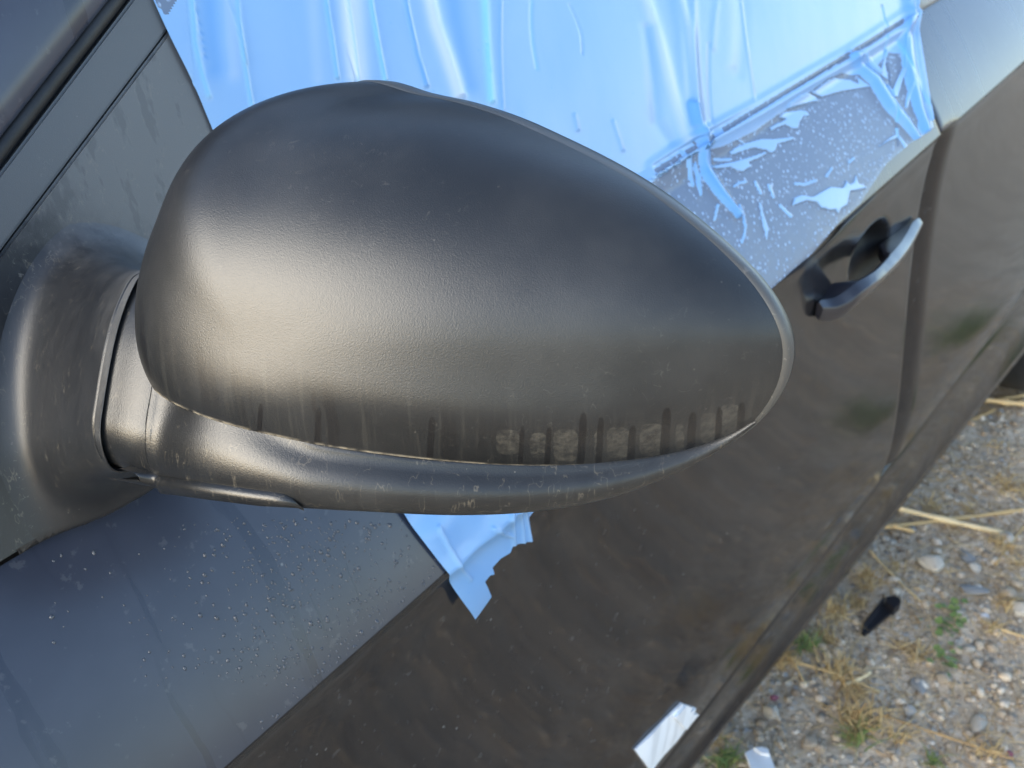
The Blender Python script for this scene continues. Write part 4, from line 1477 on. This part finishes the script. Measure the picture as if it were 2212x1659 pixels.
def tiled(name, mats, items, base_v, base_f, tones, label, cat=None):
    V, Fc = [], []
    nb = len(base_v)
    items = np.asarray(items)
    allv = np.einsum('kij,nj->kni', items[:, :, :3], base_v) + items[:, None, :, 3]
    V = allv.reshape(-1, 3)
    f = np.asarray(base_f)
    Fc = (f[None] + (np.arange(len(items)) * nb)[:, None, None]).reshape(-1, f.shape[1])
    me = bpy.data.meshes.new(name)
    me.vertices.add(len(V))
    me.vertices.foreach_set('co', V.ravel())
    n = Fc.shape[1]
    me.loops.add(Fc.size)
    me.loops.foreach_set('vertex_index', Fc.ravel().astype(np.int32))
    me.polygons.add(len(Fc))
    me.polygons.foreach_set('loop_start', np.arange(0, Fc.size, n, dtype=np.int32))
    me.update(calc_edges=True)
    me.validate()
    a = me.attributes.new('tone', 'FLOAT', 'POINT')
    a.data.foreach_set('value', np.repeat(np.asarray(tones, np.float32), nb))
    me.materials.append(mats)
    o = link(bpy.data.objects.new(name, me))
    tag(o, label, cat, None, 'stuff')
    return o

def pebble_mat():
    m = M('pebbles')
    t = m.attr('tone')
    co = m.coord()
    col = m.ramp(t, [(0.0, (0.17, 0.12, 0.08)), (0.3, (0.45, 0.345, 0.235)), (0.6, (0.60, 0.485, 0.345)), (0.85, (0.74, 0.63, 0.49)), (1.0, (0.80, 0.75, 0.66))])
    m.p(Base_Color=m.mix(m.maprange(m.noise(200, 3, 0.6, co), 0.3, 0.7, 0, 0.4), col, (0.15, 0.12, 0.09)), Roughness=0.92)
    return m.m
MAT['pebbles'] = pebble_mat()
def gravel():
    bm = bmesh.new()
    bmesh.ops.create_icosphere(bm, subdivisions=1, radius=1)
    bv = np.array([v.co for v in bm.verts])
    bf = [[v.index for v in f.verts] for f in bm.faces]
    bm.free()
    it, tn = [], []
    def put(x, y, r):
        q = Matrix.Rotation(npr.uniform(0, 6.28), 3, 'Z') @ Matrix.Rotation(npr.uniform(-0.6, 0.6), 3, 'X') @ Matrix.Diagonal((r * npr.uniform(0.8, 1.3), r * npr.uniform(0.7, 1.1), r * npr.uniform(0.4, 0.8)))
        it.append(np.hstack([np.array(q), [[x], [y], [ground_z(x, y) + r * 0.12]]]))
        tn.append(npr.beta(2, 2.2))
    for k in range(16000):
        x = npr.uniform(0.75, 2.7)
        y = npr.uniform(0.0, 0.62)
        put(x, y, 0.0016 + 0.0028 * npr.random() ** 3)
    for k in range(14000):
        x = npr.uniform(-0.2, 2.9)
        y = npr.uniform(-1.3, 0.62)
        put(x, y, 0.003 + 0.008 * npr.random() ** 3)
    return tiled('gravel', MAT['pebbles'], it, bv, bf, tn, 'loose grey and tan gravel spread over the dusty ground')
gravel()

def straw_mat():
    m = M('dry_straw')
    t = m.attr('tone')
    m.p(Base_Color=m.ramp(t, [(0.0, (0.28, 0.16, 0.06)), (0.5, (0.55, 0.38, 0.17)), (1.0, (0.76, 0.61, 0.36))]), Roughness=0.6)
    return m.m
def grass_mat(name, a, b):
    m = M(name)
    t = m.attr('tone')
    m.p(Base_Color=m.ramp(t, [(0.0, a), (1.0, b)]), Roughness=0.65)
    return m.m
MAT['straw'] = straw_mat()
MAT['green'] = grass_mat('green_blades', (0.08, 0.15, 0.035), (0.26, 0.30, 0.09))
MAT['dry'] = grass_mat('dry_blades', (0.34, 0.21, 0.08), (0.68, 0.52, 0.26))

def litter():
    # short broken stalks, a thin three-sided prism each
    bv = np.array([(-1, -.5, 0), (-1, .5, 0), (-1, 0, .8), (1, -.5, 0), (1, .5, 0), (1, 0, .8)])
    bf = [[0, 1, 4, 3], [1, 2, 5, 4], [2, 0, 3, 5]]
    it, tn = [], []
    for k in range(5200):
        if npr.random() < 0.75:
            x, y = npr.uniform(0.8, 2.6), npr.uniform(0.0, 0.6)
        else:
            x, y = npr.uniform(-0.2, 2.6), npr.uniform(-1.0, 0.3)
        if mnoise.noise((x * 5, y * 5, 2.0)) < -0.05 and npr.random() < 0.8: continue
        L = npr.uniform(0.006, 0.028) * (1 + 1.2 * (npr.random() < 0.12))
        w = npr.uniform(0.0005, 0.0012)
        q = Matrix.Rotation(npr.uniform(0, 6.28), 3, 'Z') @ Matrix.Rotation(npr.uniform(-0.35, 0.35), 3, 'Y') @ Matrix.Diagonal((L, w, w))
        it.append(np.hstack([np.array(q), [[x], [y], [ground_z(x, y) + 0.003]]]))
        tn.append(npr.random())
    return tiled('straw_litter', MAT['straw'], it, bv, bf, tn, 'scattered broken bits of dry straw among the gravel')
litter()

def straw(p0, p1, w_px, tone, label, z0=0.006, z1=0.006, group='long straws on the ground'):
    A, B = on_ground(*p0, z0), on_ground(*p1, z1)
    n = 14
    t = np.linspace(0, 1, n)
    P = A + (B - A) * t[:, None]
    side = np.cross(B - A, (0, 0, 1)); side /= np.linalg.norm(side)
    P += side * (np.sin(t * 3.1) * 0.004 * rnd.uniform(-1, 1))[:, None]
    w = w_px * float((A - CAM) @ FW) / F / 2
    r = w * (1 + 0.12 * np.sin(t * 17)) * np.where((t > 0.45) & (t < 0.55), 1.25, 1)
    V, Fc = tube(P, r, 8)
    o = mesh_obj('straw', V, Fc, MAT['straw'])
    a = o.data.attributes.new('tone', 'FLOAT', 'POINT')
    a.data.foreach_set('value', np.full(len(V), tone, np.float32))
    return tag(o, label, 'straw', group)
straw((1926, 1094), (2168, 1152), 11, 0.95, 'thick pale yellow straw crossing over the brown one by the sill', 0.012, 0.008)
straw((1896, 1140), (2230, 1098), 9, 0.45, 'brown straw lying under the thick pale yellow straw', 0.006, 0.007)
straw((1900, 1128), (1975, 1148), 9, 0.6, 'short tan straw beside the sill below the crossing')
straw((2086, 912), (2148, 884), 8, 0.25, 'thin orange brown straw sloping up towards the dark wheel')
straw((2118, 862), (2230, 874), 11, 0.7, 'thick tan straw in the shade before the wheel', 0.012, 0.012)
straw((2110, 868), (2230, 850), 8, 0.5, 'thin tan straw behind the thick one before the wheel')
straw((2150, 1220), (2230, 1120), 7, 0.3, 'reddish straw rising to the right edge beside the pale stones')
straw((1880, 1190), (1990, 1300), 5, 0.7, 'thin straw running down past the largest cream stone')
straw((1720, 1430), (1900, 1495), 6, 0.6, 'curved straw in the dry grass below the black clip')
straw((1822, 1480), (1880, 1452), 9, 0.9, 'short thick pale straw beside the dry grass')
straw((1910, 1545), (2190, 1640), 4, 0.2, 'thin reddish stalk lying across the soil at lower right')
straw((1700, 1400), (1740, 1480), 5, 0.7, 'thin upright straw through the green tuft')
straw((2120, 1340), (2230, 1380), 5, 0.6, 'thin straw passing the white glassy chips')
straw((1985, 1380), (1978, 1430), 5, 0.6, 'short straw standing at the edge of the clover')

def tuft(px, py, n, h, spread, mat, name, label, cat, group, seed, loc=None):
    r2 = random.Random(seed)
    P = np.array(loc) if loc is not None else on_ground(px, py)
    V, Fc, tn = [], [], []
    for k in range(n):
        a = r2.uniform(0, 6.28)
        bx, by = r2.gauss(0, spread * 0.35), r2.gauss(0, spread * 0.35)
        L = h * r2.uniform(0.5, 1.2)
        lean = r2.uniform(0.3, 1.5)
        w = r2.uniform(0.0009, 0.0020)
        tone = r2.random()
        b = len(V)
        sg = 5
        for i in range(sg + 1):
            t = i / sg
            out = L * lean * t ** 1.6
            z = L * t * (1 - 0.55 * t * min(lean, 1.3))
            x = P[0] + bx + math.cos(a) * out + math.sin(a) * 0.15 * L * math.sin(t * 4 + k)
            y = P[1] + by + math.sin(a) * out
            ww = w * (1 - t * 0.85)
            dx, dy = -math.sin(a) * ww, math.cos(a) * ww
            zz = ground_z(P[0], P[1]) + max(z, 0.001)
            V += [(x - dx, y - dy, zz), (x + dx, y + dy, zz), (x, y, zz + ww * 0.8)]
            tn += [tone] * 3
        for i in range(sg):
            q = b + i * 3
            Fc += [(q, q + 1, q + 4, q + 3), (q + 1, q + 2, q + 5, q + 4), (q + 2, q, q + 3, q + 5)]
    o = mesh_obj(name, V, Fc, mat)
    a = o.data.attributes.new('tone', 'FLOAT', 'POINT')
    a.data.foreach_set('value', np.array(tn, np.float32))
    return tag(o, label, cat, group)
TG, DG = 'green tufts in the gravel', 'dry tufts in the gravel'
tuft(1742, 1402, 46, 0.030, 0.020, MAT['green'], 'grass_tuft', 'green grass tuft right beside the sill, left of the black clip', 'grass', TG, 1)
tuft(1566, 1646, 60, 0.030, 0.026, MAT['green'], 'grass_tuft', 'green and yellow grass tuft under the sill at the bottom edge', 'grass', TG, 2)
tuft(1848, 1600, 40, 0.032, 0.024, MAT['green'], 'grass_tuft', 'green blades growing through the lower side of the large dry tuft', 'grass', TG, 3)
tuft(2010, 1645, 24, 0.020, 0.012, MAT['green'], 'grass_tuft', 'tiny green tuft at the bottom edge right of the large dry tuft', 'grass', TG, 31)
tuft(1852, 1560, 110, 0.040, 0.040, MAT['dry'], 'dry_tuft', 'largest dry yellow grass tuft at the bottom of the gravel', 'dry grass', DG, 4)
tuft(1812, 1462, 70, 0.040, 0.034, MAT['dry'], 'dry_tuft', 'dry straw coloured tuft below the black clip', 'dry grass', DG, 5)
tuft(1690, 1436, 50, 0.034, 0.024, MAT['dry'], 'dry_tuft', 'dry tuft touching the sill below the green tuft', 'dry grass', DG, 6)
tuft(1806, 1330, 60, 0.034, 0.030, MAT['dry'], 'dry_tuft', 'dry brown tuft between the sill and the black clip', 'dry grass', DG, 7)
tuft(1870, 1250, 36, 0.034, 0.022, MAT['dry'], 'dry_tuft', 'thin dry tuft at the sill left of the largest cream stone', 'dry grass', DG, 8)
tuft(1990, 1420, 40, 0.022, 0.026, MAT['dry'], 'dry_tuft', 'flattened dry tuft left of the clover', 'dry grass', DG, 9)
tuft(2180, 1060, 60, 0.030, 0.045, MAT['dry'], 'dry_tuft', 'pale dry tuft at the right edge above the crossed straws', 'dry grass', DG, 10)
tuft(1545, 1600, 40, 0.03, 0.025, MAT['dry'], 'dry_tuft', 'dry tuft under the sill near the bottom edge', 'dry grass', DG, 12)

tuft(0, 0, 260, 0.09, 0.17, MAT['green'], 'grass_tuft', 'green grass mirrored in the rear door near its lower edge', 'grass', TG, 41, loc=(2.52, 0.06, 0))
tuft(0, 0, 160, 0.07, 0.12, MAT['green'], 'grass_tuft', 'second smaller green patch mirrored in the rear door', 'grass', TG, 42, loc=(2.05, -0.02, 0))
tuft(0, 0, 90, 0.05, 0.10, MAT['dry'], 'dry_tuft', 'dry grass mirrored low in the front door', 'dry grass', DG, 43, loc=(1.30, 0.0, 0))
for k in range(16):
    for _t in range(60):
        a_, b_ = rnd.uniform(1600, 2205), rnd.uniform(960, 1650)
        if b_ > 1659 - 1.24 * (a_ - 1480) + 45: break
    tuft(a_, b_, rnd.randint(14, 34), rnd.uniform(0.018, 0.034), rnd.uniform(0.014, 0.03), MAT['dry'], 'dry_tuft', 'small sparse dry tuft scattered among the gravel stones', 'dry grass', 'small dry tufts', 100 + k)
def clover(px, py, seed, label, n=38, sp=0.022):
    r2 = random.Random(seed)
    P = on_ground(px, py)
    V, Fc, tn = [], [], []
    for k in range(n):
        x, y = P[0] + r2.gauss(0, sp), P[1] + r2.gauss(0, sp * 0.6)
        z = ground_z(x, y) + r2.uniform(0.006, 0.016)
        r = r2.uniform(0.003, 0.0065)
        b = len(V)
        tl = r2.uniform(-0.5, 0.5)
        a0 = r2.uniform(0, 6.28)
        V.append((x, y, z - 0.001)); tn.append(0.3)
        tone = r2.random()
        for j in range(7):
            a = a0 + 2 * math.pi * j / 7
            rr = r * (1 + 0.2 * math.cos(3 * a))
            V.append((x + rr * math.cos(a), y + rr * math.sin(a), z + rr * tl * math.cos(a))); tn.append(tone)
        Fc += [(b, b + 1 + j, b + 1 + (j + 1) % 7) for j in range(7)]
        b = len(V)
        V += [(x - 0.0004, y, z - 0.001), (x + 0.0004, y, z - 0.001), (x, y + 0.001, z - 0.03)]; tn += [0.2] * 3
        Fc.append((b, b + 1, b + 2))
    o = mesh_obj('clover_patch', V, Fc, MAT['green'])
    a = o.data.attributes.new('tone', 'FLOAT', 'POINT')
    a.data.foreach_set('value', np.array(tn, np.float32))
    return tag(o, label, 'weed', 'small green weeds')
clover(2051, 1346, 21, 'bright green clover patch right of the black clip')
clover(2040, 1430, 22, 'pale sparse weed just below the bright clover patch', 18, 0.016)

LAND = {'largest cream stone': (2013, 1231), 'cream stone by the sill': (1668, 1541), 'black plastic clip': (1898, 1340), 'bright clover patch': (2051, 1346), 'largest dry tuft': (1852, 1560), 'crossed straws': (2020, 1120), 'lower white glassy chip': (2151, 1366), 'purple bead': (2183, 1631), 'dark wheel': (2170, 830), 'upright grey sliver': (1961, 1541), 'elongated pale stone': (2116, 1561)}
ORD = ['nearest', 'second nearest', 'third nearest', 'fourth nearest', 'fifth nearest', 'sixth nearest', 'seventh nearest', 'eighth nearest', 'ninth nearest', 'tenth nearest', 'eleventh nearest', 'twelfth nearest', 'thirteenth nearest', 'fourteenth nearest', 'fifteenth nearest']
def own_labels():
    groups = {}
    for o in bpy.data.objects:
        lb = o.get('label', '')
        if lb.startswith('small ') and (lb.endswith('stone lying loose in the gravel') or lb.startswith('small sparse dry tuft')):
            q = project(np.array(o.location) if o.location.length > 0 else np.array([v.co for v in o.data.vertices]).mean(0))
            nm = min(LAND, key=lambda k: (LAND[k][0] - q[0]) ** 2 + (LAND[k][1] - q[1]) ** 2)
            dx, dy = q[0] - LAND[nm][0], q[1] - LAND[nm][1]
            way = ('right of' if dx > 0 else 'left of') if abs(dx) > abs(dy) else ('below' if dy > 0 else 'above')
            kind = ' '.join(lb.split()[:3]) if 'stone' in lb else 'small sparse dry tuft'
            groups.setdefault((kind, way, nm), []).append((dx * dx + dy * dy, o))
    for (kind, way, nm), lst in groups.items():
        lst.sort(key=lambda t: t[0])
        for i, (_, o) in enumerate(lst):
            o['label'] = f"{kind}, {ORD[min(i, len(ORD) - 1)]} of its kind {way} the {nm}"
own_labels()
# black plastic clip, bent, lying on the gravel
def clip(loc, rot, label, sc=1.0):
    root = empty('plastic_clip', loc, label, 'plastic clip')
    root.rotation_euler = (0, 0, rot)
    root.scale = (sc, sc, sc)
    blk = MAT['clip']
    def plate(name, pts, z0, z1, tilt=0.0):
        bm = bmesh.new()
        lo = [bm.verts.new((x, y, z0 + tilt * x)) for x, y in pts]
        hi = [bm.verts.new((x, y, z1 + tilt * x)) for x, y in pts]
        n = len(pts)
        bm.faces.new(lo[::-1]); bm.faces.new(hi)
        for i in range(n):
            bm.faces.new((lo[i], lo[(i + 1) % n], hi[(i + 1) % n], hi[i]))
        bmesh.ops.recalc_face_normals(bm, faces=bm.faces)
        bmesh.ops.bevel(bm, geom=bm.edges[:], offset=0.0008, segments=2, affect='EDGES', clamp_overlap=True)
        me = bpy.data.meshes.new(name)
        bm.to_mesh(me); bm.free()
        me.materials.append(blk)
        o = link(bpy.data.objects.new(name, me))
        o.parent = root
        return o
    plate('strip', [(-0.046, -0.003), (0.016, -0.012), (0.024, 0.006), (-0.040, 0.004)], 0.004, 0.010, 0.14)
    plate('flange', [(-0.044, 0.003), (0.020, 0.005), (0.021, 0.008), (-0.042, 0.005)], 0.000, 0.022, 0.14)
    plate('hook', [(0.012, -0.014), (0.028, -0.016), (0.036, -0.010), (0.034, -0.002), (0.026, 0.006), (0.016, 0.002)], 0.004, 0.020, 0.14)
    plate('prong', [(-0.050, -0.003), (-0.036, -0.006), (-0.036, 0.002), (-0.048, 0.003)], 0.000, 0.007)
    return root
mc = M('black_clip')
mc.p(Base_Color=(0.014, 0.014, 0.017), Roughness=0.3)
MAT['clip'] = mc.m
Pc = on_ground(1898, 1340)
clip((Pc[0], Pc[1], ground_z(Pc[0], Pc[1]) + 0.004), -0.10, 'black bent plastic clip lying on the gravel beside the sill', 1.1)

# broken white plastic chip, lying on the ground under the sill
def chip(loc, rot, L, Wd, label):
    pts = [(-L, -Wd), (L * 0.80, -Wd), (L, -Wd * 0.55), (L * 0.96, Wd * 0.3), (L * 0.74, Wd), (-L, Wd * 0.96)]
    root = empty('plastic_chip', loc, label, 'plastic chip')
    root.rotation_euler = (0.04, 0.03, rot)
    def pl(name, pts, z0, z1, mat):
        bm = bmesh.new()
        lo = [bm.verts.new((x, y, z0)) for x, y in pts]
        hi = [bm.verts.new((x, y, z1)) for x, y in pts]
        n = len(pts)
        bm.faces.new(lo[::-1]); bm.faces.new(hi)
        for i in range(n): bm.faces.new((lo[i], lo[(i + 1) % n], hi[(i + 1) % n], hi[i]))
        bmesh.ops.recalc_face_normals(bm, faces=bm.faces)
        bmesh.ops.bevel(bm, geom=bm.edges[:], offset=0.0007, segments=2, affect='EDGES', clamp_overlap=True)
        me = bpy.data.meshes.new(name)
        bm.to_mesh(me); bm.free()
        me.materials.append(mat)
        o = link(bpy.data.objects.new(name, me))
        o.parent = root
    pl('plate', pts, 0, 0.005, MAT['white_plastic'])
    pl('broken_corner', [(L * 0.45, -Wd * 0.9), (L * 0.78, -Wd * 0.95), (L * 0.95, -Wd * 0.5), (L * 0.9, Wd * 0.25), (L * 0.55, -Wd * 0.2)], 0.0052, 0.009, MAT['white_plastic'])
    return root
MAT['white_plastic'] = simple('white_plastic', (0.78, 0.79, 0.80), 0.4, 0.06, 50)
Pw = on_ground(1642, 1668)
chip((Pw[0], Pw[1], 0.010), 0.75, 0.030, 0.017, 'broken white plastic piece under the sill at the bottom edge of the picture')
def door_patch():
    """ragged thin white sheet on the foot of the door, following its surface"""
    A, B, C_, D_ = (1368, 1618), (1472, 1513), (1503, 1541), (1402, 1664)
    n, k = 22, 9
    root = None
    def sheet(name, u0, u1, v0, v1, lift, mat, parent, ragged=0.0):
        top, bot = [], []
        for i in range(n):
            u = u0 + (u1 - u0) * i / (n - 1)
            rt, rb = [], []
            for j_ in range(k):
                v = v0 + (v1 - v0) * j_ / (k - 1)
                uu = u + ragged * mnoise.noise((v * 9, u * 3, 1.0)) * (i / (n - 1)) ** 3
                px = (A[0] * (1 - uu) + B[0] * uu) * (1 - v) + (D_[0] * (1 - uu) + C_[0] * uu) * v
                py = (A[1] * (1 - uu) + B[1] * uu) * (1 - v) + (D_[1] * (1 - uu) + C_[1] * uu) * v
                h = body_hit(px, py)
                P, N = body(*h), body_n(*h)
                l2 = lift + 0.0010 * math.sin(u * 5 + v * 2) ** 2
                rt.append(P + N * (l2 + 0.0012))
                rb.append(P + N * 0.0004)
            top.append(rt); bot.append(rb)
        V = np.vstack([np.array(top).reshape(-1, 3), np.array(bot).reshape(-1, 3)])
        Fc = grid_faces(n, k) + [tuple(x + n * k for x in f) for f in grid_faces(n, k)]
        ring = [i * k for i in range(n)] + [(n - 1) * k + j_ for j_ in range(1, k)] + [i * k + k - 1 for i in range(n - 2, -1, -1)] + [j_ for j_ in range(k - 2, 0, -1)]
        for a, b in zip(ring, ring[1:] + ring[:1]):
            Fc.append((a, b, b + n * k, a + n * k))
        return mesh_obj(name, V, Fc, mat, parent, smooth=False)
    t = sheet('white_patch', 0.0, 0.96, 0.0, 1.0, 0.0008, MAT['tag'], None, 0.05)
    tag(t, 'ragged white patch on the foot of the dark door', 'tag')
    sheet('raised_end', 0.74, 0.99, 0.12, 0.92, 0.0034, MAT['tag'], t, 0.14)
mt = M('white_patch_mat')
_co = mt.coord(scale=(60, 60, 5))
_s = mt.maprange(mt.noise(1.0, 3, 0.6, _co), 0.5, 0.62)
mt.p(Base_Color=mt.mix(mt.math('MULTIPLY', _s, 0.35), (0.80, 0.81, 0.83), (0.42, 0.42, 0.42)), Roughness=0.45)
MAT['tag'] = mt.m  # white with grey streaks, for the sheet on the door foot
door_patch()
clip((1.119, 0.105, 0.008), 2.6, 'black plastic scrap seen mirrored in the dark door side', 0.9)
